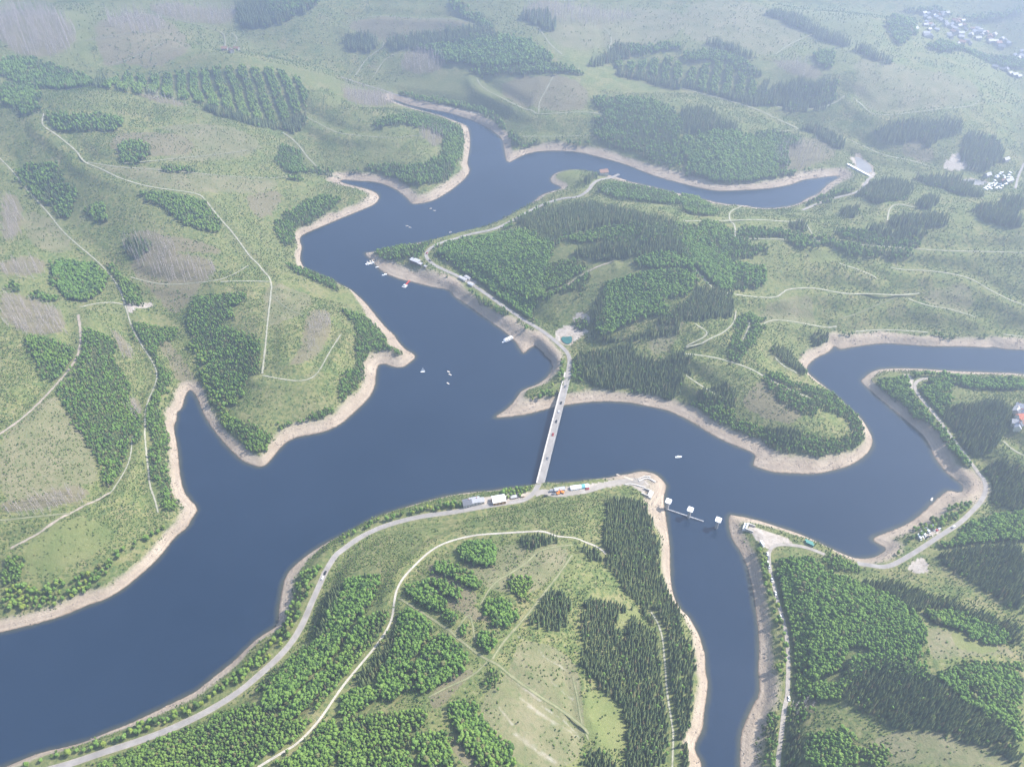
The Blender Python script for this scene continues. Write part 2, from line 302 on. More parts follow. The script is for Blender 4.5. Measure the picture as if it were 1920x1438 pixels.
# ------------------------------------------------------------------ stands of trees: kind, region, outline, options
# kinds: B broadleaf wood, S spruce wood, M young mixed wood, D dead spruces, R roadside trees
STANDS = """
R G 130,1400 380,1350 700,1240 960,1110 1180,1030 1330,890 1450,780 1540,700 1610,600 1630,450 1720,290 1850,190 1890,205 1800,310 1755,430 1690,580 1620,700 1540,800 1390,930 1250,1040 980,1180 700,1300 450,1360 200,1420
R P 640,1003 700,975 760,955 800,945 840,935 880,930 880,938 840,950 790,960 740,970 700,985 660,1005 636,1025
R P 925,925 950,913 1000,910 1004,916 985,928 960,934 935,933
B P 640,1080 665,1063 700,1052 715,1058 712,1080 695,1115 680,1140 665,1160 645,1180 625,1215 600,1245 560,1290 540,1310 505,1330 490,1315 500,1290 540,1240 580,1200 610,1180 625,1150 630,1110
B P 704,1128 707,1140 690,1170 675,1200 655,1225 635,1250 610,1285 585,1310 560,1330 530,1345 515,1345 560,1305 610,1252 650,1195 670,1170 688,1145
S P 612,1085 640,1085 622,1170 600,1190 588,1190 600,1140
M P 150,1445 260,1402 400,1347 470,1302 500,1332 560,1342 590,1332 560,1385 480,1437 300,1475
M P 700,1140 730,1120 735,1150 720,1180 690,1220 640,1275 600,1330 585,1322 640,1255 690,1182
M P 560,1205 585,1195 605,1195 580,1222 545,1245 500,1290 480,1290 520,1245
B P 500,1438 560,1400 640,1312 640,1438
B H 330,490 410,510 490,580 510,620 470,700 420,790 380,900 370,980 290,1050 210,1030 200,930 260,850 300,700 310,580
S H 300,540 310,700 250,830 190,960 60,960 150,850 230,720
B H 520,650 560,640 640,690 710,770 715,850 620,910 500,1000 430,990 380,920 400,860 470,780
B H 350,380 420,360 560,470 640,560 740,630 700,680 640,640 540,560 440,490 360,450
B H 470,330 510,330 640,410 700,460 690,500 610,450 520,390
B H 490,260 560,250 680,310 790,390 770,430 700,400 600,330 500,290
B H 640,190 730,140 820,150 870,220 850,290 740,270 650,240
B H 800,480 850,460 920,520 990,560 980,620 890,640 830,560
B H 760,650 820,640 880,700 860,780 800,800 760,730
M H 920,370 1020,340 1090,400 1020,510 930,460
S H 1060,560 1130,470 1200,380 1290,450 1260,600 1220,690 1130,650 1060,620
B H 560,1100 640,1020 700,1040 760,1130 860,1260 960,1370 980,1440 800,1440 700,1310 620,1200
B H 370,1230 480,1190 580,1230 600,1330 680,1440 430,1440 400,1330
B H 0,1010 100,950 200,990 210,1040 150,1090 50,1120 0,1110
M H 0,1110 200,1090 400,1080 490,1110 440,1190 350,1250 330,1340 250,1440 0,1440
B H 0,1160 90,1150 180,1300 160,1434 0,1440
B H 240,1350 330,1310 400,1370 390,1440 230,1440
S H 990,130 1080,110 1200,130 1290,160 1200,190 1060,180 1000,160
S H 1330,170 1420,180 1480,240 1400,250 1340,220
S H 1500,0 1760,0 1780,300 1850,420 1917,560 1920,1440 1860,1440 1830,1000 1800,700 1740,560 1640,450 1560,350 1480,270 1480,100
S H 1380,430 1480,400 1560,450 1700,540 1640,540 1540,580 1530,640 1570,700 1610,690 1620,610 1700,600 1790,650 1820,800 1840,1100 1860,1440 1550,1440 1640,1250 1610,1120 1540,1050 1440,960 1370,900 1340,780 1340,660 1360,540
S H 1360,1340 1470,1300 1530,1370 1510,1434 1350,1434
M H 820,870 880,880 890,950 820,1000 780,960
S P 1140,920 1185,918 1210,940 1222,958 1226,1000 1230,1040 1190,1060 1150,1050 1138,1000 1142,950
S I 0,600 60,700 90,830 80,1000 70,1180 50,1300 60,1440 0,1440
B I 520,200 600,190 700,230 800,290 900,350 1050,400 1150,440 1250,500 1340,590 1380,640 1370,720 1350,840 1280,860 1150,780 950,750 870,850 760,900 680,960 640,900 600,700 570,500 530,350
S I 950,760 1150,790 1280,870 1400,920 1500,980 1650,1070 1800,1180 1917,1290 1917,1434 1850,1340 1750,1290 1700,1270 1560,1230 1430,1180 1300,1200 1200,1210 1100,1120 960,1080 870,1000 850,950 880,860
M I 600,750 700,960 850,960 870,1040 780,1050 620,1000
B I 1390,860 1470,850 1600,960 1720,1070 1850,1160 1850,1200 1750,1160 1600,1050 1450,950
B I 1380,560 1500,520 1620,580 1750,630 1860,690 1830,740 1700,720 1560,650 1420,610
M I 1560,820 1700,800 1850,800 1917,820 1917,1200 1830,1120 1700,1000 1620,920
S I 1000,330 1150,360 1300,400 1500,480 1700,560 1917,640 1917,780 1850,680 1620,570 1480,510 1350,560 1240,490 1150,420 1000,370
S I 1400,230 1500,170 1700,150 1960,170 1960,560 1800,500 1650,400 1500,300
B I 1400,180 1550,90 1700,0 1960,-40 1960,150 1750,130 1550,170
R I 340,120 420,170 470,240 500,350 540,480 575,600 582,800 570,930 520,920 530,800 510,650 480,480 430,330 400,230
B I 700,1230 850,1170 960,1200 1000,1300 1020,1440 700,1440 680,1330
S I 600,1080 640,1100 650,1200 690,1250 690,1440 560,1440 590,1200
M I 450,1180 520,1090 560,1100 545,1250 525,1440 440,1440
M I 790,230 860,220 960,270 1000,310 900,330 800,280
R I 1060,230 1170,240 1290,150 1320,60 1500,-20 1560,-10 1440,70 1330,140 1180,260
M E 1000,0 1160,0 1130,80 1160,200 1100,280 1060,200 1000,120
B P 830,455 860,440 900,438 960,432 1000,430 1030,445 1040,460 1025,495 1020,530 1010,560 1000,580 1010,600 985,595 960,575 940,555 890,520 860,500 830,480
M P 700,475 740,460 800,455 835,452 795,470 790,485 760,480 730,492 715,495 705,485
M P 790,500 830,515 870,540 905,555 965,595 1000,620 1000,640 985,635 950,605 900,570 860,545 800,515
R P 1040,660 1058,665 1062,690 1058,712 1040,742 1000,750 980,755 1000,738 1040,715 1050,690
B P 1141,521 1186,498 1231,504 1299,507 1313,528 1284,545 1247,555 1262,574 1216,596 1186,598 1157,623 1122,629 1114,596 1132,574 1127,543
S E 1400,250 1470,150 1480,380 1560,470 1700,430 1900,340 1917,400 1800,420 1600,480 1440,470 1400,400
S P 1075,660 1110,645 1180,640 1210,660 1240,668 1290,650 1300,690 1280,700 1280,740 1240,735 1190,725 1130,722 1100,715 1090,690
M P 1070,725 1130,722 1190,727 1240,737 1290,745 1330,765 1340,790 1300,775 1250,757 1180,738 1120,733 1070,738
M P 1075,660 1095,665 1095,715 1072,725
M E 1280,350 1390,330 1390,390 1330,410
S A 560,395 600,393 580,480 530,480
B A 560,395 900,390 1100,360 1300,330 1500,380 1700,430 1740,560 1700,640 1560,670 1350,640 1080,560 900,530 700,510 560,480 |rows
M A 0,310 500,380 540,480 300,500 0,440
M A 0,440 200,470 250,600 180,650 0,590
S A 1320,0 1780,0 1700,90 1500,140 1380,140 1320,80
B A 1500,-30 1800,-30 1760,40 1600,80 1480,60
S A 1080,580 1350,650 1600,680 1640,640 1740,600 1700,720 1540,720 1300,660
M A 250,640 440,660 700,650 720,690 640,740 440,730 270,700
M A 80,950 200,880 340,870 330,1000 430,1060 420,1180 350,1240 240,1130 140,1040
M A 760,1060 900,1070 1110,1100 1180,1180 1250,1260 1220,1310 1100,1270 960,1190 800,1110
M A 480,1140 580,1150 620,1230 560,1240 490,1200
M A 1530,1250 1640,1160 1900,1060 1917,1170 1680,1270 1640,1400 1560,1340
M A 910,920 1050,930 1110,970 960,965
M A 1610,1000 1680,980 1720,1010 1640,1030
M A 1550,850 1660,800 1700,880 1690,980 1560,940
M A 650,800 800,780 860,850 780,910 680,920
S B 0,200 80,170 200,210 190,260 100,300 0,260
S B 260,200 400,190 600,170 800,150 900,180 860,230 700,230 560,250 400,260 270,270
B B 380,260 560,240 640,300 620,360 520,270
B B 640,210 900,190 1060,230 1200,330 1180,350 900,360 700,370 600,330
M B 540,0 620,0 760,90 880,170 830,180 700,100
M B 700,380 1000,370 1300,380 1400,420 1200,420 900,420 720,410
M B 200,470 400,530 600,570 780,610 900,660 960,750 1000,800 1200,790 1400,790 1380,820 1150,815 960,830 930,790 880,700 760,640 500,590 300,540
M B 1360,480 1500,520 1700,560 1917,620 1917,950 1800,920 1600,840 1450,790 1400,700 1500,650 1430,560
M B 330,650 450,630 600,680 690,740 700,830 650,950 560,1030 400,1060 250,980 120,940 250,920 450,930 560,870 600,800 540,730 400,700 220,740 150,700
M B -300,950 -120,940 0,950 100,960 200,985 100,985 0,965 -60,990
S B 980,1230 1120,1150 1400,1130 1650,1190 1800,1230 1917,1260 1917,1380 1700,1350 1680,1260 1500,1250 1250,1300 1200,1390 1130,1330 1020,1270
B B 560,1380 640,1340 800,1310 1000,1280 1100,1330 1190,1400 1170,1438 520,1438
M B 1420,1060 1530,1020 1700,1050 1917,1100 1917,1150 1700,1130 1500,1100
M B 900,1270 1060,1180 1230,1100 1300,1080 1310,1105 1150,1150 1000,1220 920,1290
S B 1360,1010 1400,960 1440,970 1430,1010 1390,1030
S B 1520,240 1600,240 1640,300 1560,350 1500,330 1420,380 1390,350 1480,300
S B 1550,380 1700,420 1917,470 1917,490 1800,470 1640,430 1540,400
M B 1500,240 1917,250 1917,290 1520,290
S B 1000,60 1100,50 1200,100 1230,160 1130,150 1040,110
B B 1530,320 1700,330 1917,320 1917,460 1700,410 1550,370 |rows
B C 0,360 100,340 250,360 380,420 460,520 400,560 250,540 100,510 0,460 |rows
M C 0,280 150,280 350,330 460,430 420,450 300,370 100,340 0,350
S C 0,480 200,540 400,570 520,590 560,560 470,500 520,470 470,440 440,500 400,550 250,530 100,505 0,450
S C 500,450 640,440 700,480 850,430 890,480 880,550 800,600 640,610 530,590
B C 690,520 850,430 890,480 860,570 730,580 |rows
S C 450,30 600,80 730,140 900,210 960,250 900,250 740,180 560,110 470,70
M C 740,290 850,280 860,380 760,370
S C 950,250 1100,310 1200,340 1180,350 1000,290
S C 120,210 250,240 400,300 420,330 250,280 120,240
S C 0,590 100,600 240,660 320,720 310,760 200,740 0,740
B C 0,740 320,740 400,760 420,850 480,960 300,960 100,930 0,900
M C 390,750 600,740 680,780 640,840 500,840 480,950 420,860
M C 0,950 200,980 400,980 620,960 900,930 860,990 500,1020 200,1010 0,990
S C 640,700 760,700 950,780 920,830 850,810 760,760
S C 1070,700 1300,660 1580,660 1590,720 1480,760 1400,820 1300,770 1160,790 1090,740
S C 1570,800 1650,720 1780,760 1800,900 1700,950 1600,940 1560,860
S C 1020,1030 1100,1000 1290,1020 1300,1100 1200,1120 1020,1100
S C 900,1160 990,1150 1000,1210 920,1210
S C 1160,1220 1330,1180 1500,1200 1480,1260 1300,1260 1180,1250
S C 1580,1160 1740,1130 1917,1230 1917,1280 1700,1220
S C 1390,1080 1460,1100 1440,1150 1340,1160 1320,1130
S C 1300,980 1500,950 1700,970 1680,1000 1550,1050 1700,1080 1680,1100 1500,1060 1350,1010
S C 1780,1100 1917,1100 1917,1170 1820,1150
M C 100,1250 210,1240 280,1290 200,1310 110,1300
M C 300,1280 500,1270 600,1310 500,1340 320,1330
B C 0,1320 150,1320 200,1400 180,1438 0,1438
M C 210,1350 450,1350 500,1400 400,1438 220,1438
S C 580,1230 720,1250 720,1290 600,1270
M C 830,1270 1000,1300 1300,1330 1360,1390 1200,1380 950,1350 850,1310
S C 1040,1250 1200,1270 1400,1310 1400,1330 1200,1310 1050,1280
M C 620,1350 740,1350 720,1390 620,1380
M C 850,1370 940,1370 930,1400 850,1390
M C 670,1170 760,1110 870,1070 1000,1050 990,1080 860,1110 760,1150
M C 0,1080 100,1120 200,1180 180,1220 60,1200 0,1180
M C 1100,20 1917,40 1917,90 1500,80 1250,70
M C 1150,100 1300,100 1280,260 1180,240
M C 1350,260 1700,270 1917,330 1917,420 1700,330 1500,300
M D 460,350 540,350 620,440 640,570 730,680 740,800 800,900 790,1020 720,1100 640,1290 560,1260 560,1160 480,1000 330,790 330,730 440,580
M D 130,430 300,450 430,470 440,560 360,670 300,700 220,680 200,580
B D 300,0 500,0 560,60 600,130 540,230 430,250 300,190 290,80
M D 560,0 660,60 720,150 830,220 820,270 760,270 700,220 640,100
M D 740,310 850,300 960,340 1020,400 980,460 900,480 860,580 940,640 970,760 900,830 940,900 930,1100 930,1290 1000,1420 930,1420 880,1340 830,1230 820,1000 820,850 880,760 900,650 800,500 740,400
R D 1050,420 1090,460 1150,570 1200,680 1260,830 1370,940 1330,960 1230,860 1170,770 1130,640 1060,500
M D 1040,290 1120,200 1200,150 1300,170 1380,230 1340,270 1280,290 1360,330 1250,350 1250,400 1480,440 1480,650 1380,650 1340,840 1230,800 1190,640 1130,540 1060,420
M D 1250,870 1330,900 1420,960 1540,1000 1500,1070 1420,1110 1330,1040 1240,930
M D 1540,930 1700,920 1850,850 1917,840 1900,890 1750,940 1600,980
M D 30,150 110,150 120,190 60,200
M D 150,210 220,190 330,230 330,260 250,250
M D 1570,20 1700,60 1850,120 1917,170 1917,200 1800,150 1600,40
M E 60,260 200,370 290,470 350,540 320,570 230,540 150,540 130,680 40,800 0,860 0,700 80,560 100,400 0,280
R G 0,450 150,400 300,380 420,340 560,310 640,250 760,170 860,110 1000,0 1010,20 900,130 820,170 700,240 600,360 420,450 200,500 0,590
M G 0,250 90,200 130,300 80,420 0,430
B F 0,30 100,90 200,190 250,190 300,100 390,60 380,0 0,0
S F 0,220 100,210 190,210 290,230 290,320 0,350
M F 700,690 830,750 920,830 1040,960 1040,1040 940,1120 780,1160 620,1150 500,1090 350,1000 150,900 0,840 0,790 120,790 250,830 350,890 450,950 560,1000 700,1010 850,1030 960,990 930,900 820,860 720,830 640,690
S F 450,920 560,940 700,1000 720,1080 600,1050 480,980
S F 480,480 560,470 640,560 700,650 650,640 570,580
S F 700,430 830,400 890,430 850,520 740,490
M F 900,420 1100,430 1400,440 1700,440 1720,470 1400,470 1100,450 890,470
S F 140,700 270,680 310,780 290,830 180,800 80,800 80,770
B F 1090,660 1200,630 1280,650 1290,740 1340,830 1440,940 1560,1060 1680,1200 1640,1220 1560,1160 1450,1060 1400,970 1300,880 1180,780 1080,700
B F 1340,720 1500,690 1500,750 1540,800 1460,900 1400,860 1340,780
S F 1500,800 1640,780 1780,800 1850,870 1800,960 1700,1100 1620,1080 1540,950 1460,900
B F 1290,640 1500,660 1700,670 1960,690 1960,740 1700,730 1500,710 1300,660
S F 1680,1120 1750,1100 1850,1160 1960,1200 1960,1438 1800,1400 1740,1350 1720,1250
R F 1420,1400 1560,1350 1660,1350 1600,1400 1480,1438
D A 0,40 300,60 480,180 340,330 0,300
D A 560,110 760,40 930,110 870,190 640,180
D A 780,20 1310,20 1330,120 1150,130 930,100
D A 0,1080 100,1090 130,1200 90,1330 0,1350
D A 690,1330 800,1290 960,1330 1010,1438 700,1438
S A 700,1340 790,1310 860,1340 820,1420 720,1430
D D 770,0 1150,0 1230,60 1150,140 960,130 820,60
D D 0,190 180,240 340,300 380,400 300,450 130,430 0,340
D D 0,1390 200,1330 400,1270 520,1330 430,1380 200,1430 0,1438
D D 0,20 240,0 260,110 0,110
D D 1730,330 1830,300 1860,420 1780,560 1720,520
D D 620,400 720,480 760,600 660,520
D D 700,800 790,790 800,900 740,900
D B 1000,50 1300,20 1700,60 1600,120 1250,130 1040,120
D B 360,290 500,260 600,320 560,400 420,420 330,370
D B 440,720 560,720 580,800 520,830 450,770
D B 0,480 200,500 320,570 200,600 0,560
D C 500,330 700,350 800,420 720,460 560,400
D C 500,840 700,780 820,850 700,960 520,950
D I 620,1060 760,1040 740,1130 640,1180
D A 700,520 1000,560 1060,600 900,580
B P 1179,490 1216,469 1262,468 1284,483 1296,500 1231,494
B P 1292,453 1337,460 1367,483 1371,521 1337,530 1307,501
B P 1394,483 1443,510 1420,540 1392,528
M P 1303,419 1360,426 1416,453 1398,466 1337,447
S P 1077,454 1186,451 1277,445 1307,483 1262,462 1186,474 1111,483 1080,472
M P 1031,483 1095,484 1114,521 1088,543 1050,551 1024,562 1012,528
M P 1186,483 1284,490 1314,521 1367,536 1413,543 1382,483 1314,422 1247,422 1148,422 1058,434 1050,453 1186,453 1277,449 1292,483
M P 960,490 1005,528 1016,581 975,574
S P 1314,528 1375,543 1382,581 1337,589 1292,581 1262,604 1224,596 1292,555
M P 1382,581 1443,581 1413,634 1382,679 1352,679 1371,626
M P 1443,422 1564,453 1715,468 1715,483 1564,475 1443,445
M P 1518,641 1564,626 1624,626 1715,630 1858,634 1858,645 1715,643 1586,641 1534,664 1503,702 1488,679
M P 1443,679 1503,725 1549,785 1488,770 1428,717
B P 1277,302 1322,271 1382,249 1443,256 1488,287 1450,332 1382,339 1314,332
M P 1148,317 1209,302 1284,324 1382,339 1428,354 1337,354 1231,339
B I 640,880 700,960 860,960 980,760 1150,780 1280,870 1370,840 1390,910 1300,930 1150,860 1000,880 880,1000 760,1060 640,1030
M I 1480,900 1600,850 1920,830 1920,1250 1800,1120 1640,1010
B I 1580,930 1720,860 1920,850 1920,1000 1800,1010 1700,960
B I 1640,1010 1760,1080 1920,1200 1920,1290 1820,1190 1700,1090
M I 560,1060 700,1060 760,1140 690,1200 640,1230 580,1200
M I 1020,1300 1130,1290 1200,1434 1030,1434
"""
HEATH = [(l.split(' ', 2)[1], l.split(' ', 2)[2].split('|')[0]) for l in STANDS.strip().splitlines() if l[0] == 'D'] + [('D', '1040,750 990,690 950,600 900,520 880,470 930,470 1000,540 1060,630 1110,690 1140,770'), ('H', "480,270 560,330 700,400 760,440 760,540 640,560 560,480 500,400"), ('H', "590,460 700,510 790,560 870,640 900,700 880,680 800,600 740,620 640,540"), ('H', "560,960 700,870 760,900 640,1000 540,1120 480,1060"), ('H', "600,1230 680,1290 800,1434 700,1434 620,1330"),
 ('D', "720,0 1240,20 1160,140 1030,300 960,330 860,200 760,120"), ('B', "10,140 200,90 600,105 770,150 560,170 240,240 130,200"), ('B', "900,460 1200,420 1380,480 1400,620 1110,640 900,540"),
 ('F', "420,700 560,690 690,830 640,960 480,920 360,860 330,830"), ('A', "560,110 760,40 930,110 1050,200 1080,330 620,375 540,300"), ('A', "620,760 900,740 1100,790 1080,870 900,890 640,880"),
 ('A', "690,1330 960,1330 1230,1390 1250,1438 700,1438"), ('A', "1380,1090 1620,1060 1500,1250 1400,1180"), ('C', "500,830 720,760 880,830 830,900 650,960 500,960"), ('D', "1720,300 1860,300 1860,450 1760,600 1600,640 1700,520"), ('C', "1240,800 1330,780 1410,840 1410,920 1300,900 1230,860")]
DRY = [('H', "1000,690 1300,800 1350,1000 1370,1230 1340,1380 1250,1434 1000,1434 880,1260 770,1120 820,1000 950,900"), ('D', "0,1010 120,930 300,770 380,880 520,1050 540,1200 560,1290 400,1290 200,1340 0,1400"), ('A', "480,920 860,1050 1120,1090 1500,1080 1600,1010 1200,990 700,940"), ('A', "800,700 1420,740 1500,880 1000,930 900,880 1100,870 1100,790"),
 ('D', "1500,150 1640,180 1780,240 1700,330 1500,420 1480,300"), ('F', "430,290 700,200 740,320 760,400 540,350 430,390"), ('F', "1330,230 1620,140 1640,340 1400,280"), ('I', "1380,630 1550,690 1700,730 1850,770 1860,800 1560,810 1400,840 1370,720"), ('I', "1030,1300 1200,1220 1560,1240 1800,1300 1917,1400 1917,1434 1020,1434"), ('H', "640,280 900,180 1300,190 1230,340 1060,470 800,440"),
 ('C', "0,20 440,10 730,190 500,330 300,250 0,230"), ('B', "1280,20 1917,20 1917,230 1500,240 1280,300 1100,160"), ('C', "960,300 1500,420 1680,490 1600,600 1100,650 960,540"), ('E', "1750,370 1917,300 1917,400 1850,540 1720,550"), ('A', "100,1180 260,1200 430,1380 330,1438 160,1380")]
BRIGHT = [('P', '1028,338 1040,322 1065,316 1092,320 1084,345 1056,356 1036,350'), ('P', "1522,457 1560,455 1578,480 1560,493 1518,490"), ('C', "620,270 700,255 720,300 650,330"), ('A', "1820,560 1917,540 1917,610 1840,600"), ('A', "300,70 500,70 540,370 480,370 420,160"), ('H', "1400,980 1620,1110 1640,1250 1580,1340 1390,1300 1350,1100"), ('I', "1500,640 1820,760 1700,800 1520,760"), ('G', "150,170 380,30 600,60 640,170 470,270 300,340 130,360"), ('F', "700,0 900,0 850,40 720,35"), ('H', "1540,550 1700,540 1640,680 1560,660"), ('H', "1540,820 1700,840 1690,940 1600,950"), ('E', "1440,0 1480,0 1440,120 1400,100")]
EARTH = [('P', "1020,918 1075,912 1140,902 1190,896 1222,892 1243,905 1246,940 1243,965 1228,950 1214,935 1200,920 1180,908 1140,913 1090,926 1040,934"), ('P', "1395,985 1420,990 1470,1005 1490,1020 1460,1018 1440,1030 1425,1020"), ('P', "860,945 880,935 930,930 985,922 1000,922 985,937 930,948"), ('P', "1035,628 1050,612 1085,606 1108,618 1085,632 1072,648 1055,646"), ('P', "1068,600 1085,585 1105,590 1110,600 1080,606"), ('C', "1540,850 1580,900 1650,945 1560,960 1430,950 1500,900"), ('D', "690,260 780,260 870,255 860,290 780,290 740,320 715,320"), ('I', "1250,310 1360,230 1390,330 1330,350"), ('C', "940,870 1060,930 1090,1000 1060,1000 960,930"), ('P', "1690,700 1712,706 1716,725 1706,738 1694,722"), ('C', "1000,1050 1040,1010 1062,1000 1020,1060"), ('B', "1430,960 1500,950 1550,995 1470,1000"), ('B', "1480,1080 1530,1085 1500,1100"), ('P', "855,518 890,524 897,535 880,533"), ('I', "1330,150 1420,85 1470,90 1400,140")]
def paint(polys, soft_seed):
    a = np.zeros(len(PP))
    for r, s in polys:
        w = region_poly(s, r)
        for _ in range(2): w = smooth_poly(w)
        a[inside(PP, w)] = 1.0
    return a.reshape(HT.shape)
BRASH = [(2.4, "1050,1085 1110,1125 1220,1200"), (2.0, "1180,955 1240,1005 1300,1050"), (1.6, "1080,765 1150,820 1260,885"), (2.6, "980,1250 1090,1335 1200,1400"), (1.5, "885,1095 960,1190"), (1.5, "980,690 1060,740 1130,790"), (1.6, "1000,1040 1120,1130 1340,1270"), (1.4, "900,900 1010,980 1120,1060"), (1.6, "1130,1090 1250,1170 1330,1250")]
def brash_lines():
    a = np.zeros(len(PP))
    for w_, s_ in BRASH:
        q = pts(s_, 'H'); w = resample(to_ground(q[:, 0], q[:, 1]), 6.0); lo, hi = w.min(0) - 12, w.max(0) + 12
        mk = np.flatnonzero((PP[:, 0] > lo[0]) & (PP[:, 0] < hi[0]) & (PP[:, 1] > lo[1]) & (PP[:, 1] < hi[1]))
        d = seg_dist(PP[mk], w[:-1], w[1:]); a[mk] = np.maximum(a[mk], np.clip(1 - d / (w_ * 1.6), 0, 1) * .4)
    return a.reshape(HT.shape)
heath_w, dry_w, bright_w, earth_w = (paint(p, 0) for p in (HEATH, DRY, BRIGHT, EARTH)); earth_w = np.maximum(earth_w, brash_lines())

# ------------------------------------------------------------------ materials
def new_mat(name):
    m = bpy.data.materials.new(name); m.use_nodes = True
    nt = m.node_tree; b = nt.nodes['Principled BSDF']; b.inputs['Roughness'].default_value = 0.85
    b.inputs['Specular IOR Level'].default_value = 0.2
    return m, nt, b
def N(nt, t, **kw):
    n = nt.nodes.new(t)
    for k, v in kw.items():
        if k.startswith('in_'): n.inputs[int(k[3:])].default_value = v
        else: setattr(n, k, v)
    return n
def L(nt, a, b): nt.links.new(a, b)
def mixc(nt, fac, a, b):
    n = N(nt, 'ShaderNodeMix', data_type='RGBA')
    for s, v in ((0, fac), (6, a), (7, b)):
        if hasattr(v, 'links'): L(nt, v, n.inputs[s])
        else: n.inputs[s].default_value = v if s == 0 else (*v, 1)
    return n.outputs[2]
def noise(nt, scale, detail=4, rough=.55, coord=None):
    n = N(nt, 'ShaderNodeTexNoise'); n.inputs['Scale'].default_value = scale; n.inputs['Detail'].default_value = detail; n.inputs['Roughness'].default_value = rough
    L(nt, coord if coord is not None else geo_pos(nt), n.inputs['Vector']); return n.outputs['Fac']
def geo_pos(nt):
    for n in nt.nodes:
        if n.type == 'NEW_GEOMETRY': return n.outputs['Position']
    return N(nt, 'ShaderNodeNewGeometry').outputs['Position']
def ramp(nt, fac, stops):
    n = N(nt, 'ShaderNodeValToRGB'); e = n.color_ramp.elements
    while len(e) < len(stops): e.new(0.5)
    for q, (p, c) in zip(e, stops): q.position = p; q.color = (*c, 1) if len(c) == 3 else c
    L(nt, fac, n.inputs[0]); return n.outputs[0]
def maprange(nt, v, a, b, c=0., d=1.):
    n = N(nt, 'ShaderNodeMapRange'); L(nt, v, n.inputs[0])
    for i, q in zip((1, 2, 3, 4), (a, b, c, d)): n.inputs[i].default_value = q
    return n.outputs[0]
def math_n(nt, op, a, b=None):
    n = N(nt, 'ShaderNodeMath', operation=op)
    for i, v in enumerate((a, b)):
        if v is None: continue
        if hasattr(v, 'links'): L(nt, v, n.inputs[i])
        else: n.inputs[i].default_value = v
    return n.outputs[0]
def simple(name, col, rough=.7, var=0.12, scale=.4, metallic=0.):
    """a plain coloured surface with a little grime"""
    m, nt, b = new_mat(name)
    f = noise(nt, scale, 4)
    c = ramp(nt, f, [(.3, tuple(v * (1 - var) for v in col)), (.7, tuple(min(1, v * (1 + var)) for v in col))])
    L(nt, c, b.inputs['Base Color']); b.inputs['Roughness'].default_value = rough; b.inputs['Metallic'].default_value = metallic
    return m
